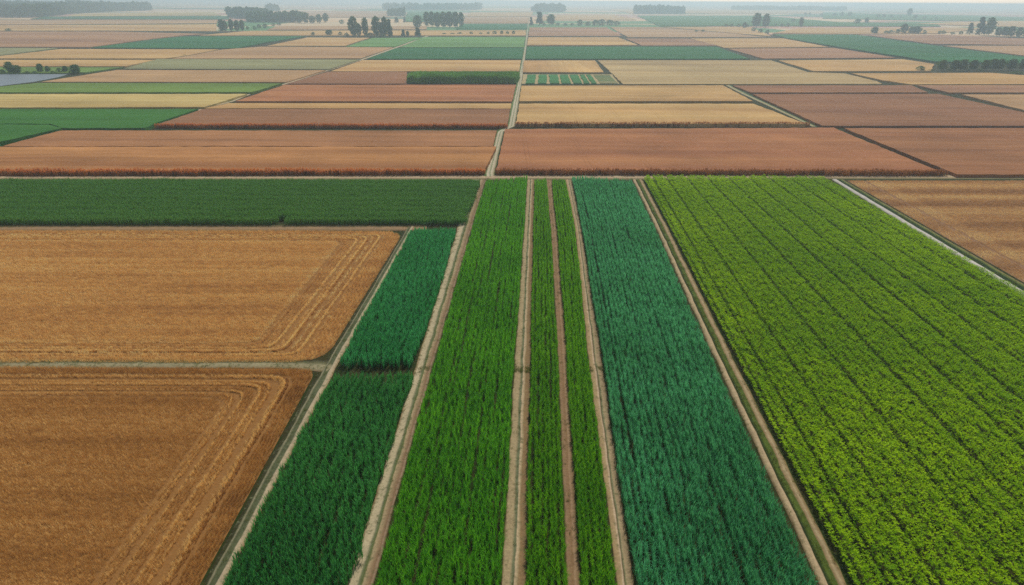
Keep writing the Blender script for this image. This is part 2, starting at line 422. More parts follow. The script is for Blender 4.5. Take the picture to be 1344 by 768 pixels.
# long farm road to the horizon
RW = [(232, 634), (228, 634), (171, 651.5), (166.5, 664), (134, 671.5), (110, 678), (97, 680.5), (78, 685), (62, 688), (48, 690), (34, 691.6), (22, 693.2), (14, 694.4)]
RE = [(232, 650), (228, 649), (171, 661.5), (166.5, 676), (134, 681), (110, 684.5), (97, 686.6), (78, 689), (62, 691), (48, 692.6), (34, 693.6), (22, 694.8), (14, 695.6)]
YR = [232, 228, 200, 173, 168, 166, 150, 134, 110, 97, 78, 62, 48, 34, 22, 14]
ribbon('farm_road', edge(RW, YR), edge(RE, YR), strip_material('farm_road_pale',
    [(0.0, S(96, 120, 58)), (0.26, S(98, 122, 64)), (0.36, S(206, 196, 168)), (0.5, S(196, 186, 158)), (0.6, S(130, 138, 96)), (0.7, S(204, 194, 166)), (0.84, S(190, 176, 146)), (1, S(96, 112, 62))], wob=0.07, tuft=S(150, 152, 112)),
    [(0, 0.05), (0.3, 0.12), (0.45, 0.06), (0.6, 0.16), (0.72, 0.06), (1, 0.05)],
    'long pale farm road running straight away to the horizon', 'road', base=0.05, step=4)
DG = [(190, 169.5), (205, 165.3), (265, 143), (303, 133.4), (328, 123), (373, 110.3), (428, 92.8), (475, 78), (519, 62.3), (561, 47)]
ribbon('dirt_track', [P(x - 3, y, 0) for x, y in DG], [P(x + 4, y, 0) for x, y in DG], strip_material('diagonal_track',
    [(0.0, S(50, 82, 42)), (0.35, S(80, 104, 60)), (0.5, S(206, 190, 158)), (0.8, S(200, 178, 146)), (1, S(110, 104, 70))], wob=0.08),
    [(0, 0.05), (0.5, 0.1), (1, 0.05)], 'pale diagonal track left of the farm road', base=0.06, step=5)
D2 = [(1068, 166.5), (1000, 134.5), (975, 123), (953, 111.5)]
ribbon('grass_track', [P(x - 2, y, 0) for x, y in D2], [P(x + 8, y, 0) for x, y in D2], strip_material('diagonal_grass',
    [(0.0, S(180, 160, 124)), (0.4, S(160, 160, 116)), (0.55, S(70, 92, 54)), (1, S(44, 62, 36))], wob=0.08),
    [(0, 0.05), (0.5, 0.1), (1, 0.05)], 'dark green grassy track slanting between tan and mauve fields on the right', base=0.06, step=5)
YB = [236, 262, 300, 350, 390, 470, 560]
RL = [(236, 1091), (391, 1344)]; RR = [(236, 1106), (374, 1344)]
ribbon('gravel_track', edge(RL, YB), edge(RR, YB), strip_material('gravel_pale',
    [(0.0, S(90, 100, 50)), (0.1, S(190, 184, 174)), (0.36, S(206, 198, 188)), (0.44, S(120, 130, 80)), (0.5, S(40, 58, 30)), (0.72, S(44, 62, 34)), (0.82, S(104, 118, 60)), (1, S(150, 128, 86))], wob=0.03),
    [(0, 0.02), (0.12, 0.28), (0.36, 0.3), (0.5, 0.02), (0.7, 0.0), (0.85, 0.2), (1, 0.08)],
    'whitish gravel track with a dark grassy ditch along the yellow-green field', step=3)

# ---------------------------------------------------------------- field slabs
def jittered(poly, step, amp):
    out = []
    n = len(poly)
    for i in range(n):
        a, b = poly[i], poly[(i + 1) % n]; L = (b - a).length
        m = max(1, min(160, int(L / step)))
        nr = Vector((-(b - a).y, (b - a).x, 0)).normalized()
        for j in range(m):
            q = a.lerp(b, j / m)
            out.append(q + (nr * random.uniform(-amp, amp) if j else Vector((0, 0, 0))))
    return out
ALLF = []
def field(px, h, mat, label, kind='structure', name='field', amp=None, cat='field'):
    w = [P(x, y, h) for x, y in px]
    dist = sum(p.y for p in w) / len(w)
    step = max(2.5, dist / 90); amp = dist / 1400 if amp is None else amp
    top = jittered(w, step, amp)
    area = sum(a.x * b.y - b.x * a.y for a, b in zip(top, top[1:] + top[:1]))
    if area < 0: top.reverse()
    n = len(top)
    vs = [(p.x, p.y, h + random.uniform(-.06, .06) * h) for p in top] + [(p.x * 1.0, p.y, -0.05) for p in top]
    fs = [tuple(range(n))] + [(j, i, i + n, j + n) for i in range(n) for j in [(i + 1) % n]]
    o = mesh_obj(name, vs, fs, [mat]); tag(o, label, cat, kind)
    bm = bmesh.new(); bm.from_mesh(o.data)
    bmesh.ops.triangulate(bm, faces=[f for f in bm.faces if len(f.verts) > 4]); bmesh.ops.recalc_face_normals(bm, faces=bm.faces)
    bm.to_mesh(o.data); bm.free()
    ALLF.append(o); return o
_fm = {}
def PAL(c):
    r, g, b, a = S(*c); return (r * .81, g * .82, b * .80, 1)
def FM(ca, cb, **kw):
    key = (ca, cb, tuple(sorted(kw.items())))
    if key not in _fm: _fm[key] = field_material('crop_surface', PAL(ca), PAL(cb), **kw)
    return _fm[key]
TAN = dict(ca=(212, 174, 114), cb=(190, 148, 94)); ROSY = dict(ca=(182, 138, 98), cb=(160, 116, 86))
RUST = dict(ca=(184, 126, 82), cb=(160, 104, 70)); ORNG = dict(ca=(192, 136, 84), cb=(160, 108, 66))
MAUV = dict(ca=(164, 118, 82), cb=(142, 98, 70)); GTAN = dict(ca=(196, 170, 120), cb=(178, 150, 104))
GRN = dict(ca=(66, 122, 44), cb=(50, 104, 38)); LGR = dict(ca=(112, 156, 82), cb=(100, 142, 72))
DGR = dict(ca=(40, 112, 58), cb=(32, 98, 48)); LIME = dict(ca=(120, 148, 66), cb=(104, 130, 56))
GGR = dict(ca=(154, 152, 106), cb=(140, 138, 98)); YEL = dict(ca=(206, 182, 118), cb=(188, 160, 98))
PINK = dict(ca=(196, 158, 112), cb=(178, 138, 98))
MAU2 = dict(ca=(176, 124, 82), cb=(158, 110, 74))
def FF(px, h, c, label, **kw):
    mk = {k: kw.pop(k) for k in ('rot', 'tram', 'contrast', 'rows', 'grain') if k in kw}
    my = sum(y for x, y in px) / len(px); dd = P(672, my).y
    mk['fs'] = min(6.0, max(1.0, 1.6 ** round(math.log(dd / 260) / math.log(1.6))))
    return field(px, h, FM(c['ca'], c['cb'], **mk), label, **kw)
# left of the farm road, near to far
FF([(-122, 228), (0, 192.5), (651, 192.5), (636, 223.6), (-110, 225.0)], 1.7, ORNG, 'orange-tan ripe field just behind the flat dark green band', kind='stuff', name='ripe_crop')
FF([(4, 191.6), (80, 171.2), (652, 171.2), (646.8, 191.9)], 1.65, MAU2, 'mauve-brown field strip behind the orange-tan ripe field')
FF([(266, 143.2), (669.5, 143.2), (665.5, 163.6), (206, 163.6)], 1.7, MAUV, 'mauve-brown ripe field with stalks along its near edge left of the road', kind='stuff', name='ripe_crop', rows=1.2)
FF([(300, 135.4), (671, 135.8), (669.6, 142.6), (268, 142.2)], 1.2, TAN, 'thin tan strip between two mauve fields left of the road')
FF([(374, 111.2), (677, 111.2), (672, 133), (309, 132.6)], 1.4, RUST, 'rust-brown field in front of the tall green cane block', rows=1.3)
FF([(430, 94), (534, 94), (534, 109.8), (378, 109.8)], 1.3, MAUV, 'small mauve field left of the tall green cane block')
FF([(476, 79), (684, 79), (681, 93.5), (434, 93.5)], 1.0, TAN, 'pale tan field behind the tall green cane block')
FF([(520, 63), (687.3, 63), (685, 77), (482, 77)], 1.1, DGR, 'dark green field left of the farm road, nearer of two', kind='stuff', name='green_crop')
FF([(557, 48.5), (689.5, 48.5), (687.6, 62), (525, 62)], 1.0, LGR, 'lighter green field left of the farm road, behind the dark green one', kind='stuff', name='green_crop')
FF([(-150, 143), (260, 143), (208, 160), (190, 168), (84, 168.3), (66, 162.5), (-150, 162.5)], 2.0, GRN, 'mid green field with pale lines at the left, behind mauve-brown', kind='stuff', name='green_crop', contrast=.4)
FF([(-150, 163.4), (64, 163.4), (82, 168.3), (0, 186), (-150, 222)], 2.2, GRN, 'green wedge with a dark slanting edge at far left', kind='stuff', name='green_crop', contrast=.4)
FF([(-150, 123.3), (324, 123.3), (268, 140.6), (-150, 141.4)], 1.3, YEL, 'yellowish tan field between lime and mid green fields at left')
FF([(-57, 121.3), (0, 113.6), (50, 108.8), (370, 109.4), (330, 121)], 1.4, LIME, 'lime green field strip below the pond', kind='stuff', name='green_crop')
FF([(154, 91.8), (427, 92.2), (375, 107.8), (54, 107.4)], 1.0, PINK, 'pinkish tan field right of the pond')
FF([(206, 77.6), (472, 78.2), (431, 91), (162, 90.2)], 1.0, GGR, 'grey-green field right of the pond, behind the pinkish one')
FF([(-150, 88), (162, 88.2), (112, 95), (-150, 96)], 1.0, LIME, 'small green meadow behind the pond trees', kind='stuff', name='green_crop')
FF([(-150, 78.6), (204, 78.6), (164, 87), (-150, 87.4)], 1.2, TAN, 'tan strip behind the pond, nearer of two')
FF([(80, 64.3), (288, 64.8), (245, 73), (216, 76.8), (-60, 76.8), (0, 73.6)], 1.2, TAN, 'tan strip behind the pond, farther of two')
FF([(-150, 62.4), (76, 63), (0, 72.6), (-50, 77), (-150, 77)], 1.2, GGR, 'grey-green wedge field at far left', kind='stuff', name='green_crop')
FF([(342, 61.3), (516, 62.2), (473, 76.6), (224, 77), (250, 73), (292, 65)], 1.1, PINK, 'rosy field left of the far green fields')
FF([(119, 62.5), (203, 51.5), (240, 47.8), (400, 47.6), (350, 55.5), (309, 63.3)], 1.3, DGR, 'broad dark green field at upper left', kind='stuff', name='green_crop')
FF([(404, 49.2), (485, 49.6), (452, 60.2), (350, 60.2)], 1.1, TAN, 'tan field in front of the tall grove left of the road')
FF([(489, 49.8), (554, 49.2), (518, 61.2), (454, 61)], 1.1, LGR, 'pale green field in front of the tall grove', kind='stuff', name='green_crop')
FF([(-150, 41.3), (150, 41.3), (272, 44.5), (235, 47), (200, 50.8), (116, 62), (-150, 61.4)], 1.6, ROSY, 'wide mauve field at upper left')
FF([(-150, 33.4), (150, 32.6), (284, 31.8), (283, 41), (140, 40.2), (-150, 40.2)], 1.6, TAN, 'far tan strip behind the mauve field at upper left')
FF([(-150, 25.8), (285, 25.8), (285, 30.6), (150, 31.4), (-150, 32.4)], 1.8, PINK, 'far rosy strip in front of the hazy wood at upper left')
FF([(265, 46), (330, 40.4), (690, 39.6), (690, 46.6), (262, 46.6)], 1.4, TAN, 'far tan strip along the row of tall trees')
FF([(365, 34), (560, 34.4), (560, 38.6), (350, 39)], 1.8, PINK, 'far pink strip behind the tall grove left of the road')
FF([(606, 31.4), (692, 31.4), (692, 37.8), (598, 37.8)], 1.6, DGR, 'far green field beside the round grove', kind='stuff', name='green_crop')
FF([(380, 14.5), (520, 14.5), (512, 22.4), (360, 22.4)], 2.4, PINK, 'very far rosy field left of centre')
FF([(535, 15.4), (600, 15.4), (596, 28), (530, 28)], 2.4, GRN, 'very far green field behind the round grove', kind='stuff', name='green_crop')
FF([(618, 16), (700, 16), (696, 21.6), (610, 21.6)], 2.4, TAN, 'very far tan field just left of the road')
FF([(608, 23), (694, 23), (693, 30), (604, 30)], 2.0, PINK, 'very far pinkish field just left of the road')
FF([(100, 18.4), (280, 16), (290, 20.4), (90, 21.2)], 2.4, YEL, 'very far pale yellow strip beside the hazy wood')
FF([(60, 21.8), (300, 21.2), (300, 24.8), (40, 24.8)], 2.4, DGR, 'very far thin green strip beside the hazy wood', kind='stuff', name='green_crop')
# right of the farm road
FF([(663, 169.4), (1094, 167.6), (1232, 224.2), (651.4, 223.4)], 1.8, RUST, 'large rust-red ripe field beside the farm road', tram=.14, rot=-.02, kind='stuff', name='ripe_crop', rows=.8)
FF([(1108, 168.2), (1480, 168), (1640, 229), (1256, 229)], 1.3, dict(ca=(170, 118, 78), cb=(150, 100, 66)), 'rust-brown field at the right edge behind the stubble field', rows=1.2)
FF([(682, 136), (989, 136), (1058, 162.6), (677, 162.4)], 1.8, TAN, 'golden tan ripe field with stalks along its near edge', tram=.14, kind='stuff', name='ripe_crop')
FF([(684.6, 112.5), (949, 112), (988, 132.6), (682, 132.6)], 1.3, TAN, 'golden tan field in front of the striped plot')
FF([(962, 112.2), (1196, 112), (1218, 121.2), (986, 121.4)], 1.2, MAUV, 'thin mauve strip right of the golden tan fields')
FF([(988, 123.6), (1232, 123.2), (1344, 147.5), (1430, 165), (1079, 165)], 1.3, MAUV, 'large mauve-brown field at right', tram=.1, rows=1.2)
FF([(1204, 112), (1480, 111.6), (1480, 121.4), (1246, 121.4)], 1.2, ROSY, 'thin rosy strip at the right edge')
FF([(1262, 124), (1480, 123.6), (1480, 172), (1344, 144.5)], 1.2, PINK, 'pinkish tan wedge at the right edge')
FF([(1117, 96.2), (1300, 95.6), (1480, 108), (1480, 110.2), (1196, 110.6), (1158, 105.4)], 1.2, TAN, 'tan field in front of the round tree row at right', tram=.1)
FF([(785, 79.2), (1012, 79.2), (1060, 94.6), (1109, 96.4), (1151, 106.6), (1158, 110), (818, 110.4)], 1.0, GTAN, 'large greyish tan field right of the striped plot', rows=1.2)
FF([(1022, 79.4), (1185, 77.8), (1226, 84), (1222, 93), (1068, 93.4)], 1.0, TAN, 'tan field left of the round tree row')
FF([(956, 64), (1095, 63), (1176, 75.6), (1002, 76.8)], 1.2, ROSY, 'rosy field between tan fields on the right')
FF([(905, 50.4), (1028, 50.4), (1088, 61.6), (951, 62.6)], 1.2, TAN, 'pale tan field in front of the twin poplars')
FF([(691.6, 61.2), (940, 61.2), (984, 77), (689.8, 77)], 1.2, DGR, 'long dark green field right of the farm road', kind='stuff', name='green_crop')
FF([(693.4, 48.8), (811, 48.8), (838, 59.2), (692, 59.4)], 1.2, TAN, 'pale tan field just right of the road behind the dark green one')
FF([(821, 50.6), (903, 50.6), (944, 59.8), (843, 59.8)], 1.2, ROSY, 'small mauve field behind the long dark green one')
FF([(694.8, 36), (796, 36), (817, 47.2), (693.6, 47.2)], 1.2, ROSY, 'rosy field in front of the hedge right of the road')
FF([(801, 35.6), (865, 35.6), (960, 44), (1008, 48.8), (824, 48.8)], 1.2, PINK, 'pinkish field with dark bushes right of the rosy one')
FF([(870, 35.4), (984, 35.2), (1012, 47.6), (962, 43.4)], 1.2, TAN, 'pale wedge field left of the twin poplars')
FF([(687.6, 79.4), (781, 79.4), (792, 94.8), (686.4, 94.8)], 1.0, TAN, 'tan plot behind the striped plot', rot=math.pi / 2)
FF([(1014, 44.8), (1125, 45.6), (1240, 61.6), (1344, 74.4), (1420, 83), (1420, 87), (1344, 83), (1228, 80.6), (1100, 61.4), (1032, 49.8)], 1.8, DGR, 'long slanting dark green field behind the round tree row', kind='stuff', name='green_crop')
FF([(1142, 46.8), (1235, 45.6), (1420, 54), (1420, 60.4), (1344, 59), (1222, 57.4)], 1.5, ROSY, 'mauve field at upper right below the far tree line')
FF([(1238, 60), (1344, 60), (1420, 62), (1420, 81), (1344, 72.8)], 1.4, PINK, 'pinkish wedge above the slanting green field')
FF([(1014, 43.4), (1050, 36.6), (1300, 36.6), (1230, 43.8), (1130, 44.6)], 1.4, TAN, 'far tan strip behind the slanting green field')
FF([(836, 20.6), (1000, 20.6), (1100, 29), (1225, 30), (1235, 34.4), (1000, 33.8), (866, 33.8)], 2.0, GRN, 'far green field behind the twin poplars', kind='stuff', name='green_crop')
FF([(720, 19.6), (805, 19.4), (835, 26), (700, 26)], 2.0, TAN, 'far cream field right of the road')
FF([(1080, 16.6), (1344, 22.4), (1420, 24), (1420, 29), (1240, 27), (1080, 24)], 2.2, GRN, 'very far thin green strip at upper right', kind='stuff', name='green_crop')
FF([(1344, 26), (1480, 27), (1480, 40), (1200, 31)], 2.2, TAN, 'very far tan strip at the right edge')
FF([(800, 12.6), (1080, 13.6), (1080, 17.6), (830, 17.8)], 2.4, TAN, 'very far cream strip under the horizon')

# striped plot
def striped():
    k = NT('striped_soil'); pos = k.pos()
    c = k.scale_col(S(166, 150, 108), k.math('ADD', 0.7, k.math('MULTIPLY', k.noise(pos, 0.3, 4.0), 0.6)))
    soil = k.principled(c, 0.95, 0.1)
    green = FM((70, 132, 74), (60, 118, 66))
    o = field([(686.4, 97.6), (803, 97.6), (813, 110), (684.8, 110)], 0.25, soil, 'small plot of green strips with pale lanes beside the road')
    bars = [(692.6, 703.6, 689.8, 701.6), (707.4, 717.6, 706.2, 717.2), (720.4, 732, 721.8, 734), (734.8, 745.4, 737.2, 749.4), (747.8, 758.4, 752.8, 764), (761, 767, 767, 774), (769.5, 775, 777, 783)]
    for i, (a, b, c_, d) in enumerate(bars):
        s = field([(a, 97.9), (b, 97.9), (d, 109.4), (c_, 109.4)], 0.9, green, ['first', 'second', 'third', 'fourth', 'fifth', 'sixth', 'seventh'][i] + ' green crop strip from the road in the striped plot', 'stuff', 'green_crop')
        s['group'] = 'green strips of the striped plot'
    field([(779, 98.2), (800, 98.2), (811, 109.6), (788, 109.6)], 0.5, FM((92, 120, 74), (150, 140, 100), contrast=.9), 'ragged weedy end of the striped plot', 'stuff', 'weeds')
striped()
# pond
def pond():
    k = NT('pond_water'); pos = k.pos()
    n = k.noise(k.mapped(pos, (0.3, 1.2, 1)), 1.0, 3.0)
    m = k.principled(S(112, 122, 128), 0.5, 0.25, n, 0.3, 0.2)
    px = [(-150, 97.4), (90, 97.4), (76, 101.6), (45, 107.4), (0, 113), (-57, 121), (-150, 122)]
    w = [P(x, y, 0.12) for x, y in px]; w = jittered(w, 6, 0.5)
    o = mesh_obj('pond_water', w, [tuple(range(len(w)))], [m])
    if o.data.polygons[0].normal.z < 0: o.data.flip_normals()
    tag(o, 'grey-blue pond water at the left edge', 'pond', 'structure')
pond()

# ---------------------------------------------------------------- plant prototypes (unlinked, used by the scatters)
def blade(vs, fs, base, az, el, length, width, droop, nseg=3, twist=0.0):
    p = np.array(base, float); n0 = len(vs)
    for i in range(nseg + 1):
        t = i / nseg; e = el - droop * t * t
        side = np.array([-math.sin(az + twist * t), math.cos(az + twist * t), 0])
        w = width * (1 - t) ** 0.7 * (0.75 + 0.5 * min(t * 4, 1)) / 1.25 if i < nseg else 0.008
        vs.append(p - side * w / 2); vs.append(p + side * w / 2)
        p = p + np.array([math.cos(az) * math.cos(e), math.sin(az) * math.cos(e), math.sin(e)]) * (length / nseg)
    for i in range(nseg):
        a = n0 + 2 * i; fs.append((a, a + 1, a + 3, a + 2))
def stick(vs, fs, base, h, r, lean=(0, 0)):
    n0 = len(vs)
    for zz, rr in ((0, r), (h, r * 0.6)):
        for j in range(3):
            a = j * 2.094; vs.append(np.array([base[0] + lean[0] * zz + rr * math.cos(a), base[1] + lean[1] * zz + rr * math.sin(a), base[2] + zz]))
    for j in range(3): k2 = (j + 1) % 3; fs.append((n0 + j, n0 + k2, n0 + 3 + k2, n0 + 3 + j))
def upright_protos(name, mat, n=5, seg=1.5, plants=7, height=2.2, droop=(0.25, 1.0), el=(1.05, 1.48), width=0.10, leaves=12, spread=0.12):
    out = []
    for v in range(n):
        vs, fs = [], []
        for i in range(plants):
            x = (i + 0.5) / plants * seg - seg / 2 + random.gauss(0, 0.04); y = random.gauss(0, spread)
            hh = height * random.uniform(0.86, 1.06)
            stick(vs, fs, (x, y, 0), hh * 0.72, 0.022, (random.gauss(0, .03), random.gauss(0, .03)))
            for l in range(leaves):
                t = (l + random.random() * 0.6) / leaves
                z = hh * (0.12 + 0.6 * t); ln = hh * random.uniform(0.30, 0.44)
                blade(vs, fs, (x, y, z), random.uniform(0, 6.283), random.uniform(*el), ln, width * random.uniform(.75, 1.2), random.uniform(*droop) , 3, random.uniform(-.6, .6))
        out.append(mesh_obj(name, vs, fs, [mat], link=False))
    return out
def bushy_protos(name, mat, stem, n=5):
    out = []
    for v in range(n):
        vs, fs = [], []; mi = []
        for i in range(2):
            x = (i - 0.5) * 0.66 + random.gauss(0, 0.03); y = random.gauss(0, 0.03); hh = random.uniform(2.0, 2.35)
            f0 = len(fs); stick(vs, fs, (x, y, 0), hh * .85, 0.025, (random.gauss(0, .03), random.gauss(0, .03))); mi += [1] * (len(fs) - f0)
            f0 = len(fs)
            for c in range(16):
                a = random.uniform(0, 6.283); rr = 0.37 * math.sqrt(random.random()); zc = hh - 0.15 - 1.3 * random.random() ** 1.6 * (0.5 + .5 * rr / .36)
                cx, cy = x + rr * math.cos(a), y + rr * math.sin(a)
                for l in range(6):
                    az = random.uniform(0, 6.283)
                    blade(vs, fs, (cx, cy, zc), az, random.uniform(0.1, 1.2), random.uniform(.17, .28), random.uniform(.09, .14), random.uniform(.3, 1.2), 2)
            mi += [0] * (len(fs) - f0)
        out.append(mesh_obj(name, vs, fs, [mat, stem], mi, link=False))
    return out
def tuft_protos(name, mat, n=6, seg=0.6, blades=22, h=(.35, .6), w=.035, spread=.08):
    out = []
    for v in range(n):
        vs, fs = [], []
        for i in range(blades):
            blade(vs, fs, (random.uniform(-seg / 2, seg / 2), random.gauss(0, spread), 0), random.uniform(0, 6.283), random.uniform(1.1, 1.5),
                  random.uniform(*h), w * random.uniform(.7, 1.3), random.uniform(.1, .9), 2)
        out.append(mesh_obj(name, vs, fs, [mat], link=False))
    return out
def stalk_protos(name, dry, head, n=5, seg=2.0, plants=15, height=2.3):
    out = []
    for v in range(n):
        vs, fs, mi = [], [], []
        for i in range(plants):
            x = random.uniform(-seg / 2, seg / 2); y = random.gauss(0, .12); hh = height * random.uniform(.75, 1.12)
            f0 = len(fs); stick(vs, fs, (x, y, 0), hh * .9, .03, (random.gauss(0, .05), random.gauss(0, .05)))
            for l in range(8):
                blade(vs, fs, (x, y, hh * random.uniform(.12, .75)), random.uniform(0, 6.28), random.uniform(.5, 1.3), hh * .3, .09, random.uniform(.6, 1.8), 2)
            mi += [0] * (len(fs) - f0); f0 = len(fs)
            for l in range(4):
                blade(vs, fs, (x, y, hh * random.uniform(.72, .85)), random.uniform(0, 6.28), random.uniform(1.1, 1.5), hh * .26, .13, .3, 2)
            mi += [1] * (len(fs) - f0)
        out.append(mesh_obj(name, vs, fs, [dry, head], mi, link=False))
    return out

def place_rows(name, rowpts, protos, label, cat, scale=(0.88, 1.12), z=0.02, hfun=None, poly=None, flip=True, tone=None, drop=0.0, margin=MARGIN):
    p = rowpts
    pts = np.column_stack([p[:, 0], p[:, 1], np.full(len(p), z)])
    k = in_view(pts, margin)
    if poly is not None: k &= inside(pts, poly)
    if drop: k &= rng.random(len(p)) > drop
    p = p[k]; pts = pts[k]; n = len(pts)
    s = rng.uniform(scale[0], scale[1], n); s *= 1 + 0.07 * smooth_noise(pts[:, 0], pts[:, 1], 0.25, 3)
    if hfun is not None: s = s * hfun(p, pts)
    rot = np.zeros((n, 3)); rot[:, 2] = p[:, 2] + (rng.integers(0, 2, n) * math.pi if flip else 0) + rng.normal(0, .06, n)
    rot[:, 0] = rng.normal(0, .04, n); rot[:, 1] = rng.normal(0, .04, n)
    tn = np.full(n, .5) if tone is None else tone(p, pts)
    return scatter(name, pts, rot, np.column_stack([np.ones(n) * (0.9 + 0.2 * rng.random(n)), np.ones(n), s]) * 1.0, rng.integers(0, len(protos), n), tn, protos, label, cat)

# ---- the green strips
main_leaf = leaf_material('leaf_grass_green', S(50, 140, 20), S(132, 206, 44), S(46, 138, 28), patch=.05)
strip_leaf = leaf_material('leaf_fresh_green', S(58, 144, 12), S(146, 206, 30), S(56, 140, 18), patch=.08)
teal_leaf = leaf_material('leaf_blue_green', S(34, 136, 86), S(118, 210, 152), S(40, 136, 80), patch=.05, gloss=.035)
deep_leaf = leaf_material('leaf_deep_green', S(20, 128, 70), S(92, 196, 122), S(28, 134, 64), patch=.05)
deep2_leaf = leaf_material('leaf_deep_green_warm', S(26, 120, 54), S(98, 182, 92), S(26, 118, 58), patch=.06)
band_leaf = leaf_material('leaf_band_green', S(62, 128, 54), S(114, 164, 76), S(84, 140, 62), patch=.03)
lime_leaf = leaf_material('leaf_yellow_green', S(84, 146, 0), S(202, 234, 0), S(98, 160, 0), patch=.02, transl=.42, gloss=.01)
cane_leaf = leaf_material('leaf_cane', S(70, 140, 44), S(160, 206, 80), S(64, 130, 44), patch=.05, transl=.08)
stem_mat = NT('crop_stem').principled(S(110, 130, 60), 0.8)
up_main = upright_protos('upright_plant', main_leaf)
up_strip = upright_protos('upright_plant', strip_leaf, plants=6)
up_teal = upright_protos('upright_plant', teal_leaf, droop=(.3, 1.3), el=(1.05, 1.5), width=.095, spread=.09, plants=6)
up_deep = upright_protos('upright_plant', deep_leaf, spread=.1, plants=7)
up_deep2 = upright_protos('upright_plant', deep2_leaf, spread=.1, plants=7)
up_band = upright_protos('upright_plant', band_leaf, seg=2.0, plants=9, leaves=10, width=.14, spread=.2)
bush = bushy_protos('bushy_plant', lime_leaf, stem_mat)
CROP_YS = [960, 768, 620, 480, 390, 300, 262, 236]
H1 = 1.0
def shorten(tab_pts, d):   # pull the far end d metres back
    a, b = tab_pts[-2], tab_pts[-1]; L = (b - a).length
    return tab_pts[:-1] + [b + (a - b) * (d / L)]
def strip_rows(Lt, Rt, spacing, seg, dx=0, far=0, hl=1.0, hr=1.0, **kw):
    flat = lambda q: [Vector((p.x, p.y, 0)) for p in q]
    L = flat(edge(Lt, CROP_YS, hl, dx)); R = flat(edge(Rt, CROP_YS, hr, -dx))
    if far: L, R = shorten(L, far), shorten(R, far)
    return rows_between(L, R, spacing, seg, **kw)
main_gap = lambda i, n: {5: .15, 6: .22, 10: .26, 11: .12, 14: .26, 15: .1}.get(i, 0)
r = strip_rows(MAIN_L, MAIN_R, .70, 1.3, gaps=main_gap, far=1, hl=1.8, hr=.3)
def main_h(p, pts):
    i = p[:, 5]; h = np.ones(len(p)); h[np.isin(i, [6, 11])] = .72
    return h
place_rows('row_crop', r, up_main, 'widest grass-green strip of tall upright plants with dark furrows', 'crop', hfun=main_h)
r = strip_rows(S2_L, S2_R, .66, 1.3, far=2)
place_rows('row_crop', r, up_strip, 'thin fresh green strip, left of the two either side of the narrow red track', 'crop', scale=(.8, 1.02))
r = strip_rows(S3_L, S3_R, .66, 1.3, far=2)
place_rows('row_crop', r, up_strip, 'thin fresh green strip, right of the two either side of the narrow red track', 'crop', scale=(.8, 1.02))
teal_gap = lambda i, n: {3: .3, 4: .3, 17: .28, 18: .2}.get(i, 0)
r = strip_rows(TE_L, TE_R, .72, 1.3, hl=.3, hr=2.1, gaps=teal_gap, jit=.06)
place_rows('row_crop', r, up_teal, 'blue-green strip of dense tall plants left of the grassy track', 'crop', scale=(.8, 1.2))
LY = [960, 768, 620, 520]
Ln = [P(at_y(LB_L, y), y, 1) for y in LY] + [P(438, 486, 2.4)]; Rn = [P(at_y(LB_R, y), y, 1) for y in LY] + [P(544, 486, 2.4)]
r = rows_between(Ln, Rn, .68, 1.3, jit=.14)
place_rows('row_crop', r, up_deep2, 'deep green crop block at lower left, nearer the camera', 'crop')
LY = [430, 380, 340, 304]
Ln = [P(447, 484, 0)] + [P(at_y(LB_L, y), y, 1) for y in LY]; Rn = [P(540, 484, 0)] + [P(at_y(LB_R, y), y, 1) for y in LY]
Ln[0].z = Rn[0].z = 0
r = rows_between(Ln, Rn, .68, 1.3, jit=.14)
place_rows('row_crop', r, up_deep, 'deep green crop block with a dark near edge, beyond the lower left block', 'crop', scale=(.95, 1.2))
# flat dark green band: rows run sideways
A = [P(-330, 297, 0), P(365, 297, 0)]; 
near = [P(-330, 295.6, 0), P(100, 296, 0), P(609, 296, 0)]; far_ = [P(-330, 235.5, 1.6), P(150, 235.5, 1.6), P(629, 236, 1.6)]
r = rows_between(near, far_, .8, 1.8, jit=.08)
gapc = P(368, 296, 0)
gm = (np.hypot((r[:, 0] - gapc.x) / 2.0, (r[:, 1] - gapc.y) / 4.0) > 1)
tips = lambda p, pts: 1.0 + 0.14 * smooth_noise(pts[:, 0] * .02, pts[:, 1] * 1.6, .5, 31) + .06 * np.sin(pts[:, 1] * 1.1)
place_rows('row_crop', r[gm], up_band, 'flat dark green band across the left behind the brown field', 'crop', z=.02, hfun=tips)
# yellow-green bushy field
YY = [960, 768, 620, 480, 390, 300, 262, 236]
Lb = edge(BR_L, YY, 0.2)
Lb = [p + Vector((.15, 0, 0)) for p in Lb]
xr = P(1091, 236, 2.3).x - 0.3
Rb = [Vector((xr, p.y, 1)) for p in Lb]
bgap = lambda i, n: (-.30 if i == 2 else .30 if i == 3 else (-.24 if i % 9 == 8 else (.24 if i % 9 == 0 else 0)))
r = rows_between(Lb, Rb, .90, 1.30, gaps=bgap, jit=.03, sway=.02)
def bh(p, pts):
    i = p[:, 5].astype(int); h = np.ones(len(p)); h[(i % 9 == 0)] = .6; h[i == 3] = .5
    return h
place_rows('bushy_crop', r, bush, 'large yellow-green field of bushy leafy plants on the right', 'crop', scale=(.85, 1.15), hfun=bh)
# tall cane block, about six metres high
cane = upright_protos('upright_plant', cane_leaf, seg=4, plants=14, height=6.8, width=.34, leaves=14, spread=.4)
n1, n2 = P(536, 110.6, 0), P(677, 110.6, 0); f1, f2 = P(541, 95.2, 6.0), P(679, 95.2, 6.0)
r = rows_between([n1, n2], [f1, f2], 1.5, 2.6, jit=.4)
place_rows('tall_crop', r, cane, 'dense tall green cane block left of the farm road, taller than all other crops', 'crop')

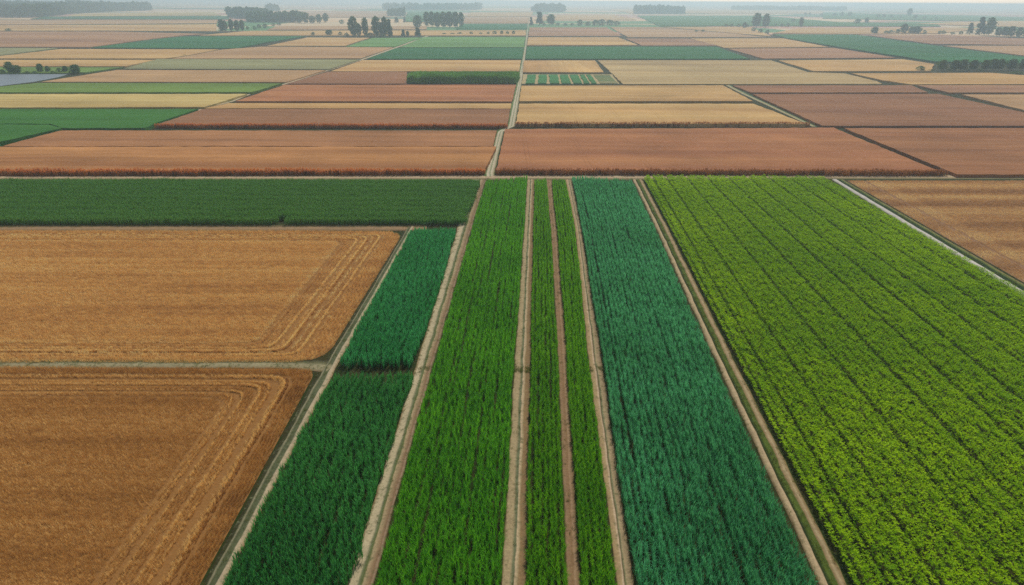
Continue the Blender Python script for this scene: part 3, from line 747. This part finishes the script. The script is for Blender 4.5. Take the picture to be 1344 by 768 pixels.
# ---- brown stubble fields
straw = straw_material('straw_golden', S(252, 218, 146), S(220, 172, 98), S(168, 120, 66))
straw2 = straw_material('straw_rusty', S(255, 232, 166), S(246, 204, 130), S(204, 156, 98))
straw3 = straw_material('straw_dull', S(255, 226, 160), S(232, 190, 128), S(186, 142, 94))
tufts = tuft_protos('straw_tuft', straw); tufts2 = tuft_protos('straw_tuft', straw2, seg=1.0, blades=30, w=.05, spread=.12)
tufts3 = tuft_protos('straw_tuft', straw3, seg=1.2, blades=30, w=.06, h=(.25, .45), spread=.16)
def soil_mat(name, a, b):
    k = NT(name); pos = k.pos()
    n = k.noise(k.mapped(pos, (.15, 1.2, 0)), 1.0, 4.0, .7); g = k.noise(pos, 3.0, 4.0, .7)
    c = k.scale_col(k.mix(n, a, b), k.math('ADD', .6, k.math('MULTIPLY', g, .8)))
    return k.principled(c, .95, .08, g, .7, .12)
soil_a = soil_mat('stubble_soil', S(150, 108, 60), S(124, 88, 48))
soil_c = soil_mat('stubble_soil_dull', S(146, 112, 82), S(124, 92, 68))
def rounded(poly, i, r, n=8):
    a, b, c = poly[i - 1], poly[i], poly[(i + 1) % len(poly)]
    p0 = b + (a - b).normalized() * r; p1 = b + (c - b).normalized() * r
    arc = [p0 * (1 - t) ** 2 + b * 2 * t * (1 - t) + p1 * t ** 2 for t in [j / n for j in range(n + 1)]]
    return poly[:i] + arc + poly[i + 1:]
def stubble(name, poly, corner_ids, radius, soil, protos, lines, label, spacing, seg, edges, tone_fn, base_h=1.0, head=14.0, wts=None, ridges=None):
    """edges: pairs of polygon corners whose headland passes run parallel to them"""
    raw = [Vector(p) for p in poly]
    pl = list(raw)
    for i in sorted(corner_ids, reverse=True): pl = rounded(pl, i, radius)
    flat = [(p.x, p.y, 0.016) for p in pl]
    o = mesh_obj('field_soil', flat, [tuple(range(len(flat)))], [soil])
    if o.data.polygons[0].normal.z < 0: o.data.flip_normals()
    tag(o, 'bare soil under the ' + label, 'soil', 'structure')
    xs = [p.x for p in pl]; ys = [p.y for p in pl]
    # distance to the headland edges, rounded like the corner
    def dist(pts):
        ds = []
        for (i, j) in edges:
            d = edge_dist(pts, raw[i], raw[j]); ds.append(np.abs(d) * (wts[len(ds)] if wts else 1))
        ds = np.array(ds); k = 1.7
        if len(ds) == 1: return ds[0], np.zeros(len(pts), int)
        # smooth minimum gives curved corners
        sm = -np.log(np.sum(np.exp(-ds / k), 0)) * k
        return sm, np.argmin(ds, 0)
    # interior: rows along x
    gy = np.arange(min(ys), max(ys), spacing); out = []
    for y in gy:
        gx = np.arange(max(min(xs), -260), min(max(xs), 330), seg) + rng.uniform(0, seg)
        out.append(np.column_stack([gx, np.full(len(gx), y) + rng.normal(0, .05, len(gx)) + .25 * np.sin(gx * .03), np.zeros(len(gx))]))
    pts = np.concatenate(out)
    p3 = np.column_stack([pts[:, 0], pts[:, 1], np.full(len(pts), .02)])
    k = in_view(p3, 120) & inside(pts, [(p.x, p.y) for p in pl]); pts = pts[k]; p3 = p3[k]
    d, which = dist(pts)
    ang = np.zeros(len(pts))
    for q, (i, j) in enumerate(edges):
        v = raw[j] - raw[i]; a = math.atan2(v.y, v.x); m = (which == q) & (d < head); ang[m] = a
    tone, hs, keep = tone_fn(d, pts)
    keep &= rng.random(len(pts)) < .97
    if ridges:
        tree = []
        for (i, j) in edges:
            va, vb = raw[i], raw[j]; dv = (vb - va).normalized(); nv = Vector((-dv.y, dv.x, 0)); L = (vb - va).length
            cen = sum((q.dot(nv) for q in raw), 0) / len(raw)
            if cen < va.dot(nv): nv = -nv
            m = int(min(L, 420) * head * 16)
            a0 = max(0, L - 420) if i == 0 else 0
            t = rng.uniform(a0, min(L, a0 + 420), m); q = rng.uniform(0, head, m) * (1.0 if not wts else 1 / min(wts))
            tree.append(np.column_stack([va.x + dv.x * t + nv.x * q, va.y + dv.y * t + nv.y * q]))
        e2 = np.concatenate(tree); e3 = np.column_stack([e2, np.full(len(e2), .02)])
        kk = in_view(e3, 60) & inside(e2, [(p.x, p.y) for p in pl]); e2 = e2[kk]; e3 = e3[kk]
        d2, w2 = dist(e2); d2w = d2 + .16 * smooth_noise(e2[:, 0], e2[:, 1], .12, 5)
        sel = np.zeros(len(e2), bool); t2 = np.zeros(len(e2)); h2 = np.ones(len(e2))
        for c, hw, tn_, hh in ridges:
            mk = np.abs(d2w - c) < hw; sel |= mk; t2[mk] = tn_; h2[mk] = hh
        e2, e3, t2, h2, w2 = e2[sel], e3[sel], t2[sel], h2[sel], w2[sel]
        a2 = np.zeros(len(e2))
        for q, (i, j) in enumerate(edges):
            v = raw[j] - raw[i]; a2[w2 == q] = math.atan2(v.y, v.x)
        pts = np.column_stack([np.concatenate([pts[:, 0], e2[:, 0]]), np.concatenate([pts[:, 1], e2[:, 1]])])
        p3 = np.concatenate([p3, e3]); ang = np.concatenate([ang, a2]); tone = np.concatenate([tone, t2]); hs = np.concatenate([hs, h2]); keep = np.concatenate([keep, np.ones(len(e2), bool)])
        small = np.concatenate([np.zeros(len(d), bool), np.ones(len(e2), bool)])
    else: small = np.zeros(len(pts), bool)
    small = small[keep]
    pts, p3, ang, tone, hs = pts[keep], p3[keep], ang[keep], tone[keep], hs[keep]
    n = len(pts)
    rot = np.zeros((n, 3)); rot[:, 2] = ang + rng.integers(0, 2, n) * math.pi + rng.normal(0, .12, n)
    s = rng.uniform(.8, 1.2, n) * hs * base_h
    scatter(name, p3, rot, np.column_stack([np.where(small, .5, 1), np.where(small, .6, 1), s]), rng.integers(0, len(protos), n), tone, protos, label, 'crop')

def lines_tone(bands, ruts):
    """bands: (d0, d1, tone, height); ruts: (d, halfwidth)"""
    def fn(d, pts):
        w = d + .16 * smooth_noise(pts[:, 0], pts[:, 1], .12, 5)
        tone = np.full(len(d), .55); h = np.ones(len(d)); keep = np.ones(len(d), bool)
        for a, b, t, hh in bands:
            m = (w > a) & (w < b); tone[m] = t; h[m] = hh
        for c, hw in ruts: keep &= ~(np.abs(w - c) < hw)
        tone += .16 * smooth_noise(pts[:, 0] * .1, pts[:, 1] * 2.0, .5, 9) + .14 * smooth_noise(pts[:, 0] * .04, pts[:, 1] * 1.2, .3, 10)
        h = h * (1 + .3 * smooth_noise(pts[:, 0] * .05, pts[:, 1] * 4.0, .8, 11))
        return tone, h, keep
    return fn
B0 = [P(-420, 482.5, 0), P(416, 484.5, 0), P(262, 768, 0), P(182, 915, 0), P(-560, 915, 0)]
fn = lines_tone([(0, 2.6, .66, 1.3), (2.6, 3.2, .25, .5), (3.2, 3.8, .7, .9), (3.8, 4.3, .12, 1.2), (4.3, 5.4, .9, .35), (5.4, 7.0, .4, .9), (7.0, 7.3, .1, 1.1), (7.3, 9.2, .5, .85), (9.2, 10.3, .75, .5), (10.3, 11.6, .4, .9)],
                [(2.95, .32), (4.9, .55), (7.45, .28), (9.8, .35), (11.8, .28)])
stubble('stubble_crop', B0, [1], 3.5, soil_a, tufts, None, 'nearest brown stubble field at lower left, with pale curved headland lines', .36, .5, [(0, 1), (1, 2)], fn, head=12.2, wts=[1.25, 1.0], ridges=[(3.7, .16, -.15, 1.2), (3.2, .1, .9, .6), (5.75, .12, 0, .9), (6.95, .16, -.1, 1.1), (9.2, .12, 0, .9), (10.6, .1, .1, .9)])
B1 = [P(-420, 476, 0), P(424, 477, 0), P(530, 304.5, 0), P(-420, 303, 0)]
fn = lines_tone([(0, 4.5, .6, 1.2), (4.5, 5.3, .12, 1.0), (5.3, 7, .75, .6), (7, 7.8, .12, 1.1), (7.8, 10, .5, .9), (10, 11, .15, 1), (11, 14.5, .65, .8), (14.5, 16, .35, .9)],
                [(4.9, .36), (7.7, .36), (10.3, .4), (14.6, .34)])
stubble('stubble_crop', B1, [1, 2], 7.5, soil_a, tufts2, None, 'second brown stubble field from the camera at left, rounded at its right corners', .42, .85, [(0, 1), (1, 2), (2, 3)], fn, head=15.0, wts=[2.0, 1.0, 1.8], ridges=[(5.6, .16, .2, 1.0), (8.35, .12, .95, .8), (8.7, .14, .15, 1.1), (11.0, .13, .25, 1.0), (13.6, .1, .9, .8)])
B2 = [P(1112, 237.5, 0), P(1344, 371, 0), P(1500, 462, 0), P(2000, 462, 0), P(1760, 237, 0)]
fn = lines_tone([(0, 6, .5, .9), (6, 7, .9, .4), (7, 12, .3, .9)], [(6.3, .4)])
def fn2(d, pts, f=fn):
    t, h, k = f(d, pts); t = t + .3 * np.sin(pts[:, 1] * .33 + .8 * np.sin(pts[:, 1] * .11)); return t, h, k
stubble('stubble_crop', B2, [], 3, soil_c, tufts3, None, 'brown striped stubble field at the right edge beyond the gravel track', .6, 1.0, [(0, 1)], fn2, head=8)

# ---- dry stalks standing along the near edges of the ripe fields
dryA = leaf_material('dry_leaf', S(150, 100, 52), S(204, 144, 80), S(142, 96, 52), transl=.45, gloss=.02)
headA = leaf_material('dry_head_orange', S(208, 118, 52), S(230, 150, 76), S(200, 114, 52), transl=.5, gloss=.02)
headB = leaf_material('dry_head_brown', S(160, 104, 64), S(190, 132, 86), S(154, 98, 62), transl=.5, gloss=.02)
stA = stalk_protos('dry_stalk', dryA, headA); stB = stalk_protos('dry_stalk', dryA, headB)
def edge_rows(name, px, protos, label, rows=3, h=2.3, dy=1.0, seg=1.5):
    pts = [P(x, y, 0) for x, y in px]
    L = [p + Vector((0, -.3, 0)) for p in pts]; R = [p + Vector((0, rows * dy - .3, 0)) for p in pts]
    r = rows_between(L, R, dy, seg, jit=.25)
    place_rows(name, r, protos, label, 'crop', scale=(.8, 1.15), drop=.06)
edge_rows('dry_stalks', [(-120, 232.0), (300, 231.4), (634, 231.0)], stA, 'orange-headed dry stalks lining the near edge of the orange-tan field', rows=3)
edge_rows('dry_stalks', [(651, 230.6), (940, 231.2), (1242, 232.0)], stB, 'brown-headed dry stalks lining the near edge of the large rust-red field', rows=3)
edge_rows('dry_stalks', [(204, 169.0), (450, 169.2), (666, 169.4)], stA, 'dry stalks lining the near edge of the mauve-brown field left of the road', rows=3)
edge_rows('dry_stalks', [(677, 167.2), (900, 167.2), (1063, 167.0)], stB, 'dry stalks lining the near edge of the golden tan field', rows=3)

# ---- rough grass on verges, ditches and track middles
tuftg = leaf_material('verge_grass', S(86, 110, 48), S(140, 146, 84), S(110, 116, 60), patch=.3, transl=.3, gloss=.03)
tg = tuft_protos('grass_tuft', tuftg, seg=.5, blades=18, h=(.12, .34), w=.03, spread=.14)
def verge(specs, label):
    allp = []
    for L, R, u0, u1, dens in specs:
        for a, b, c, d in zip(L, L[1:], R, R[1:]):
            area = ((b - a).length + (d - c).length) / 2 * ((c - a).length + (d - b).length) / 2 * (u1 - u0)
            n = int(area * dens)
            if n < 1: continue
            t = rng.random(n); u = rng.uniform(u0, u1, n)
            A, B, C, D = (np.array(q) for q in (a, b, c, d))
            lft = A + (B - A) * t[:, None]; rgt = C + (D - C) * t[:, None]
            allp.append((lft + (rgt - lft) * u[:, None])[:, :2])
    p = np.concatenate(allp)
    m = smooth_noise(p[:, 0], p[:, 1], 1.2, 21) > -.12
    p = p[m]
    r = np.column_stack([p, rng.uniform(0, 6.28, len(p)), np.zeros(len(p)), np.zeros(len(p)), np.zeros(len(p))])
    place_rows('verge_grass', r, tg, label, 'grass', scale=(.5, 1.3), z=.07)
c486 = lambda tabL, tabR: ([P(at_y(tabL, 490), 490, 0), P(at_y(tabL, 482), 482, 0)], [P(at_y(tabR, 490), 490, 0), P(at_y(tabR, 482), 482, 0)])
verge([(edge(LB_R, YS), edge(MAIN_L, YS), .42, .6, 3.0), (edge(MAIN_R, YS), edge(S2_L, YS), .4, .54, 3), (edge(S3_R, YS), edge(TE_L, YS), .5, .58, 2),
       (edge(TE_R, YS), edge(BR_L, YS), .36, .66, 6), (edge(LB_R, YS), edge(MAIN_L, YS), 0, .14, 5), (edge(LB_R, YS), edge(MAIN_L, YS), .9, 1, 4), (edge(MAIN_R, YS), edge(S2_L, YS), 0, .08, 4), (edge(S2_R, YS), edge(S3_L, YS), 0, 1, 1.0), (edge(S3_R, YS), edge(TE_L, YS), .75, 1, 3.5), (edge(TE_R, YS), edge(BR_L, YS), 0, .16, 5), (edge(TE_R, YS), edge(BR_L, YS), .8, 1, 5), (edge(BL, YL), edge(LB_L, YL), .84, 1, 4), (edge(MAIN_R, YS), edge(S2_L, YS), .94, 1, 3),
       (edge(BL, YL), edge(LB_L, YL), .3, .64, 3.5), (edge(BL, YL), edge(LB_L, YL), .0, .2, 2),
       ([P(-300, 474, 0), P(0, 474, 0), P(430, 475, 0)], [P(-300, 483, 0), P(0, 483, 0), P(430, 486, 0)], .1, .9, 2.5),
       (edge(RL, YB), edge(RR, YB), .44, .95, 3), ([P(-300, 295, 0), P(550, 295, 0)], [P(-300, 303, 0), P(550, 303, 0)], .0, .5, 1.5),
       ([P(600, 230, 0), P(1100, 230, 0)], [P(600, 236.5, 0), P(1100, 236.5, 0)], .6, 1, 1.0),
       (edge(RW, YR[:6]), edge(RE, YR[:6]), 0, .28, 3.0),
       (*c486(LB_R, MAIN_L), 0.25, 1, 14), (*c486(MAIN_R, S2_L), 0, 1, 18), (*c486(S3_R, TE_L), 0, 1, 18)], 'rough grass tufts along the track verges and ditches')

# ---------------------------------------------------------------- trees
def tree_leaf(name, a, b):
    k = NT(name); rnd = k.node('ShaderNodeObjectInfo').outputs['Random']
    n = k.noise(k.node('ShaderNodeTexCoord').outputs['Object'], .35, 3.0)
    c = k.mix(k.math('ADD', k.math('MULTIPLY', rnd, .5), k.math('MULTIPLY', n, .5)), a, b)
    d = k.node('ShaderNodeBsdfDiffuse'); k.inp(d.inputs[0], c); t = k.node('ShaderNodeBsdfTranslucent'); k.inp(t.inputs[0], c)
    m = k.node('ShaderNodeMixShader'); m.inputs[0].default_value = .25; k.l.new(d.outputs[0], m.inputs[1]); k.l.new(t.outputs[0], m.inputs[2])
    k.l.new(m.outputs[0], k.out.inputs[0]); return k.m
TL = tree_leaf('tree_foliage', S(66, 96, 46), S(104, 132, 60)); TC = tree_leaf('conifer_foliage', S(50, 80, 48), S(74, 104, 60))
BK = NT('bark'); BK = BK.principled(S(92, 76, 60), .9)
def crown_mesh(name, shape, mat, clusters=90, leaves=11, lsz=.075):
    """unit tree, height 1, crown radius ~ .3 ; clumps of leaf faces with gaps"""
    vs, fs = [], []
    z0, z1, R = {'poplar': (.08, 1, .17), 'round': (.16, 1, .40), 'oval': (.12, 1, .30), 'conifer': (.08, 1, .24), 'bush': (.03, 1, .62)}[shape]
    lobes = [(random.uniform(0, 6.28), random.uniform(.25, .9), random.uniform(.2, .5)) for _ in range(7)]
    for c in range(clusters):
        t = random.random() ** .85; z = z0 + (z1 - z0) * t; a = random.uniform(0, 6.283)
        if shape == 'conifer': rad = R * (1 - t) ** .9 + .015
        elif shape == 'poplar': rad = R * math.sin(math.pi * min(.97, t * .82 + .14)) ** .6
        else: rad = R * math.sqrt(max(.02, 1 - (2 * t - .95) ** 2))
        lob = 1 + .22 * sum(math.cos(a - la) * math.exp(-((t - lz) / .2) ** 2) * ls * 2 for la, lz, ls in lobes) / 1.2
        rr = rad * lob * random.uniform(.45, 1.0)
        cx, cy = rr * math.cos(a), rr * math.sin(a); cs = random.uniform(.035, .06) * (1.5 if shape in ('bush', 'round') else 1)
        for l in range(leaves):
            p = np.array([cx, cy, z]) + np.array([random.gauss(0, cs), random.gauss(0, cs), random.gauss(0, cs * .7)])
            p[2] = min(max(p[2], .02), 1.02)
            u = np.array([random.gauss(0, 1) for _ in range(3)]); u /= np.linalg.norm(u)
            w = np.cross(u, [random.gauss(0, 1) for _ in range(3)]); w /= np.linalg.norm(w)
            s = lsz * random.uniform(.35, .75) * (1.3 if shape == 'bush' else 1); n0 = len(vs)
            vs += [p - u * s - w * s * .5, p + u * s * .2 - w * s, p + u * s, p - u * s * .1 + w * s]
            fs.append((n0, n0 + 1, n0 + 2, n0 + 3))
    o = mesh_obj(name, vs, fs, [mat], link=False); return o.data
def trunk_mesh(shape):
    vs, fs = [], []
    def limb(a, b, r0, r1, n=6):
        a, b = Vector(a), Vector(b); d = (b - a).normalized(); x = d.orthogonal().normalized(); y = d.cross(x); k = len(vs)
        for p, r in ((a, r0), (b, r1)):
            for j in range(n): t = j * 2 * math.pi / n; vs.append(p + x * r * math.cos(t) + y * r * math.sin(t))
        for j in range(n): fs.append((k + j, k + (j + 1) % n, k + n + (j + 1) % n, k + n + j))
    h = {'bush': .35, 'conifer': .9, 'poplar': .8}.get(shape, .55); r = {'bush': .03}.get(shape, .024)
    limb((0, 0, -.01), (.005, 0, h * .4), r, r * .75); limb((.005, 0, h * .4), (0, .005, h), r * .75, r * .3)
    for i in range(6):
        a = random.uniform(0, 6.28); z = h * random.uniform(.35, .9); l = {'poplar': .1, 'conifer': .1, 'bush': .3}.get(shape, .22)
        limb((0, 0, z), (l * math.cos(a), l * math.sin(a), z + l * .9), r * .45, r * .15, 5)
    return mesh_obj('trunk', vs, fs, [BK], link=False).data
PROTO = {}
for shp in ('poplar', 'round', 'oval', 'conifer', 'bush'):
    PROTO[shp] = [(crown_mesh('crown', shp, TC if shp == 'conifer' else TL, {'bush': 60, 'round': 120, 'oval': 110}.get(shp, 100)), trunk_mesh(shp)) for _ in range(3)]
ORD = ['first', 'second', 'third', 'fourth', 'fifth', 'sixth', 'seventh', 'eighth', 'ninth', 'tenth', 'eleventh', 'twelfth', 'thirteenth', 'fourteenth', 'fifteenth', 'sixteenth']
KN = {'poplar': ('poplar_tree', 'tree'), 'round': ('broadleaf_tree', 'tree'), 'oval': ('broadleaf_tree', 'tree'), 'conifer': ('conifer_tree', 'tree'), 'bush': ('bush', 'bush')}
BASEW = {'poplar': .38, 'round': .86, 'oval': .66, 'conifer': .46, 'bush': 1.25}
def plant_tree(shape, px, py, hpx, wpx, label, group=None):
    p = P(px, py, 0); z = (p - Vector((0, 0, CAM_H))).dot(fwd); h = hpx * z / F_PX; w = wpx * z / F_PX
    crown, trunk = random.choice(PROTO[shape]); nm, cat = KN[shape]
    e = bpy.data.objects.new(nm, None); COL.objects.link(e); e.empty_display_size = 1
    e.location = p; sx = w / BASEW[shape]; e.scale = (sx, sx, h); e.rotation_euler = (0, 0, random.uniform(0, 6.28))
    tag(e, label, cat)
    if group: e['group'] = group
    for nm2, me in (('crown', crown), ('trunk', trunk)):
        c = bpy.data.objects.new(nm2, me); COL.objects.link(c); c.parent = e
    return e
def tree_row(shape, spots, text, group, frm='from the left'):
    for i, s in enumerate(spots):
        shp = s[4] if len(s) > 4 else shape
        kind = {'poplar': 'slender tall tree', 'round': 'round-crowned tree', 'oval': 'full-crowned tree', 'conifer': 'pointed dark tree', 'bush': 'low bush'}[shp]
        o = ORD[i] if i < len(ORD) else str(i + 1) + 'th'
        plant_tree(shp, s[0], s[1], s[2], s[3], f'{kind}, {o} from left {text}', group)
# round trees along the right
tree_row('round', [(1236, 93, 13, 12), (1252, 93, 13, 12), (1263, 93.3, 14, 12), (1277, 93, 13, 12), (1292, 92.8, 13, 12), (1303, 92.6, 14, 12), (1312, 92.6, 14, 11), (1327, 92.4, 13.5, 14), (1341, 92, 13, 12), (1356, 92, 13, 12), (1372, 92, 13, 12)],
         'in the round tree row at right', 'round trees below the slanting green field')
plant_tree('bush', 1208, 93.6, 6.5, 11, 'lone bush just left of the row of round trees at right')
tree_row('bush', [(1220, 93.6, 2, 6), (1245, 93.4, 3, 6), (1270, 93.4, 3, 6), (1286, 93.4, 3, 7), (1335, 98, 4, 14)], 'of the shrubs under the round tree row', 'shrubs under the round tree row')
# right tree line
tree_row('bush', [(1148, 44.5, 8, 9, 'round'), (1163, 44.6, 4, 7), (1169, 44.6, 4.5, 7), (1178, 44.4, 5.5, 7), (1186, 44.4, 12, 10, 'oval'), (1196, 44.4, 8, 10, 'round'), (1203, 44.6, 9, 11, 'round'), (1213, 45, 5, 5), (1233, 44.6, 4, 5), (1238, 44.6, 4, 6), (1250, 45.4, 3, 6), (1261, 45.4, 4, 6)],
         'in the mixed tree line at upper right', 'mixed tree line at upper right')
tree_row('poplar', [(1272, 45.6, 14, 7, 'conifer'), (1285, 46, 21, 11, 'conifer'), (1297, 46.4, 21, 13, 'oval')], 'of the three tall trees at upper right', 'three tall trees at upper right')
tree_row('round', [(1309, 48, 11, 9), (1318, 48.4, 12, 10), (1326, 49, 13, 11), (1336, 49.6, 12, 10), (1347, 50.4, 12, 12), (1360, 51, 12, 12)], 'in the grove right of the three tall trees', 'low grove at the right edge')
# twin poplars and bushes
plant_tree('oval', 992.5, 36, 17, 12, 'larger of the two twin trees standing side by side at right of centre', 'twin trees')
plant_tree('oval', 1004.5, 36, 16, 10, 'smaller of the two twin trees standing side by side at right of centre', 'twin trees')
tree_row('bush', [(953, 35.5, 3.5, 6), (960, 35.7, 4, 5), (969, 36, 4, 5), (977, 37, 7, 6, 'oval'), (981, 36.4, 4, 5), (989, 41.5, 5, 6), (998, 43.3, 5, 6), (1007, 45, 5, 6)],
         'in the bush line under the twin trees', 'bushes under the twin trees')
tree_row('bush', [(1018, 34.6, 3.5, 3), (1026, 35, 3.5, 5), (1034, 35.2, 4, 5), (1041, 29, 4, 5), (1051, 35.2, 11, 5, 'poplar')], 'of the scattered bushes right of the twin trees', 'scattered bushes right of the twin trees')
tree_row('bush', [(913.5, 42.4, 2.6, 4.5), (922.5, 42.2, 3, 4.5)], 'of two dark bushes alone in the pinkish field', 'two bushes in the pinkish field')
tree_row('bush', [(1057, 20.8, 4, 4), (1063, 20.8, 4, 3), (1078, 20.6, 2.5, 5), (1095, 21.2, 3.5, 7), (1105, 21.4, 5, 5), (1115, 21.4, 5, 7), (1125, 31.5, 6, 9), (1137, 30.8, 7, 5, 'oval')], 'of the far bushes beyond the right green field', 'far bushes at right')
tree_row('bush', [(1152, 23, 4, 5), (1160, 23.2, 4, 5), (1170, 23.6, 3.5, 5), (1182, 24, 3, 3.5), (1193, 21.5, 9.5, 6.5, 'round'), (1201, 25.2, 5, 5), (1213, 25.4, 3, 4), (1228, 26, 3, 4)], 'of the very far bushes at upper right', 'very far bushes at upper right')
# just right of the road
tree_row('oval', [(697, 33.6, 10, 5, 'conifer'), (708, 33.6, 16, 9, 'conifer'), (723.5, 33, 12.5, 11, 'round')], 'of the three trees right of the farm road', 'three trees right of the farm road')
tree_row('bush', [(761.5, 33.8, 7, 9), (772, 33.8, 5, 8), (781, 33.8, 7, 9), (790, 33.8, 7.5, 11), (800, 33.8, 7, 11), (809, 33.6, 5.5, 9), (714, 33.4, 3, 5), (732, 33.4, 3, 6), (742, 33.4, 2.6, 6), (751, 33.4, 2.6, 5)], 'of the rounded bushes in the hedge right of the road', 'hedge bushes right of the road')
# left grove
tree_row('oval', [(464, 48.2, 24, 13), (471, 48.4, 16, 8), (480, 48, 22, 9, 'oval'), (494, 48.6, 24.5, 12, 'oval'), (500.5, 48.4, 17, 6, 'poplar'), (505.5, 48.4, 24, 9, 'oval'), (511.5, 48.8, 21, 7, 'conifer')],
         'in the tallest grove left of centre', 'tallest grove left of centre')
tree_row('conifer', [(529.5, 48.6, 9, 5), (535, 48.4, 7, 5, 'oval'), (548.5, 48.8, 11, 8)], 'of the three small trees right of the tallest grove', 'small trees right of the tallest grove')
tree_row('bush', [(411, 47.2, 4.6, 5.5), (432, 46.8, 7, 9, 'round'), (446.5, 46.8, 4.5, 6), (455, 48, 4, 7), (486, 48.8, 5, 12), (500, 49, 4.5, 12)], 'of the low bushes along the foot of the tallest grove', 'low bushes by the tallest grove')
tree_row('oval', [(548, 37, 15, 13, 'oval'), (560, 35, 17.5, 9), (567, 35.4, 18, 9), (574, 36.2, 18, 11), (582, 36.6, 19, 12), (590, 36.6, 19, 12), (598, 36.4, 18.5, 11), (605, 35.8, 17.5, 9)], 'in the round dense grove left of the road', 'round dense grove')
tree_row('conifer', [(520.5, 30.2, 7, 5.5), (531, 29.6, 7, 3.5)], 'of two small pointed trees behind the grove', 'two small pointed trees')
tree_row('oval', [(291.5, 42, 15, 9), (296, 41, 13, 6), (304, 41, 14, 7.5), (311.5, 41, 13, 7.5), (318.5, 40.5, 13, 7)], 'in the short row of upright trees at upper left', 'short row of upright trees at upper left')
tree_row('bush', [(325, 39, 4, 4), (334, 39, 4, 5), (340, 37.5, 5, 6), (348, 37, 5, 7), (359, 34, 3, 6), (366, 33.2, 3, 7)], 'of the low scrub right of the short tree row', 'low scrub at upper left')
tree_row('oval', [(393, 30.6, 10, 7), (401.5, 30.8, 13, 11), (410, 30.8, 9, 9), (419, 31, 11, 8), (427.5, 29.6, 11, 8.5), (449, 31.5, 5, 7, 'bush')], 'at the right end of the far wood', 'trees at the right end of the far wood')
tree_row('bush', [(583, 45.6, 2.2, 6), (594, 45.6, 2.2, 6), (604, 45.4, 2.6, 7), (618, 45.6, 3.4, 5), (631, 45.6, 2.6, 5), (641, 45.6, 3.6, 4), (649.5, 45.6, 4.6, 6), (658.5, 45.6, 4.8, 5), (666, 45.6, 4, 5), (674, 45.6, 4.8, 5)], 'in the sparse bush row left of the road', 'sparse bush row left of the road')
# pond trees
tree_row('round', [(14, 96.4, 14, 11), (23, 96.6, 10, 12), (54, 95.6, 11, 8), (63, 95.4, 8, 7), (78, 96, 6, 8, 'bush'), (86, 95.4, 8, 8), (100.5, 97.4, 11.5, 12.5), (-12, 97, 13, 14)], 'on the bank behind the pond', 'trees behind the pond', )
tree_row('bush', [(3, 96.6, 5, 10), (36, 96.8, 3, 8), (46, 96.6, 3, 7), (70, 96.6, 3, 7), (93, 97, 3.6, 7)], 'of the low bushes on the bank of the pond', 'low bushes behind the pond')
plant_tree('bush', 12, 41.4, 3.6, 7, 'lone dark bush on the field edge at upper left')
plant_tree('bush', 242, 74, 1.8, 6, 'small reddish bush at the meeting of the tan and rosy fields')

# far woods: masses nobody could count
wood_protos = []
for i, shp in enumerate(('oval', 'round', 'oval', 'poplar')):
    me = crown_mesh('wood_tree', shp, TL, 45, 9, .13); o = bpy.data.objects.new('wood_tree', me); wood_protos.append(o)
def wood(px, hgt, spacing, label, wscale=.62):
    w = [P(x, y, 0) for x, y in px]; poly = [(p.x, p.y) for p in w]
    xs = [p[0] for p in poly]; ys = [p[1] for p in poly]
    X, Y = np.meshgrid(np.arange(min(xs), max(xs), spacing), np.arange(min(ys), max(ys), spacing))
    p = np.column_stack([X.ravel(), Y.ravel()]) + rng.normal(0, spacing * .3, (X.size, 2))
    p = p[inside(p, poly)]; n = len(p)
    h = hgt * rng.uniform(.5, 1.2, n) * (1 + .3 * smooth_noise(p[:, 0], p[:, 1], .01, 4)); wd = h * wscale * rng.uniform(.8, 1.3, n)
    rot = np.zeros((n, 3)); rot[:, 2] = rng.uniform(0, 6.28, n)
    scatter('wood', np.column_stack([p, np.zeros(n)]), rot, np.column_stack([wd / .66, wd / .66, h]), rng.integers(0, 4, n), np.full(n, .5), wood_protos, label, 'wood')
wood([(-260, 27), (-100, 24.4), (58, 23.4), (100, 18.4), (150, 15.6), (200, 13.8), (194, 11.6), (-260, 13)], 34, 22, 'large hazy blue wood on the horizon at upper left')
wood([(324, 29.6), (360, 29.8), (395, 29.8), (392, 27.6), (360, 26.6), (325, 26)], 24, 13, 'hazy wood mass behind the short tree row', )
wood([(302, 24.6), (326, 25), (350, 24), (352, 21.4), (300, 21.6)], 26, 17, 'small hazy wood behind the larger mass at upper left')
wood([(504, 13.4), (627, 13.4), (634, 12), (504, 12.2)], 34, 26, 'long thin hazy wood near the horizon left of centre')
wood([(510, 22), (531, 22), (531, 20.4), (511, 20.4)], 26, 16, 'small square hazy copse behind the grove')
wood([(700, 16), (741, 16.2), (741, 14.6), (702, 14.6)], 36, 24, 'hazy copse near the horizon just right of the road')
wood([(832, 18.6), (866, 18.8), (898, 18.8), (896, 17), (832, 17)], 32, 20, 'hazy wood near the horizon right of centre')
wood([(960, 13.2), (1110, 14.6), (1110, 13.2), (960, 12)], 26, 30, 'thin hazy tree belt under the horizon at right')
wood([(350, 15.2), (366, 15.2), (366, 14), (350, 14)], 30, 22, 'tiny hazy copse near the horizon at left')
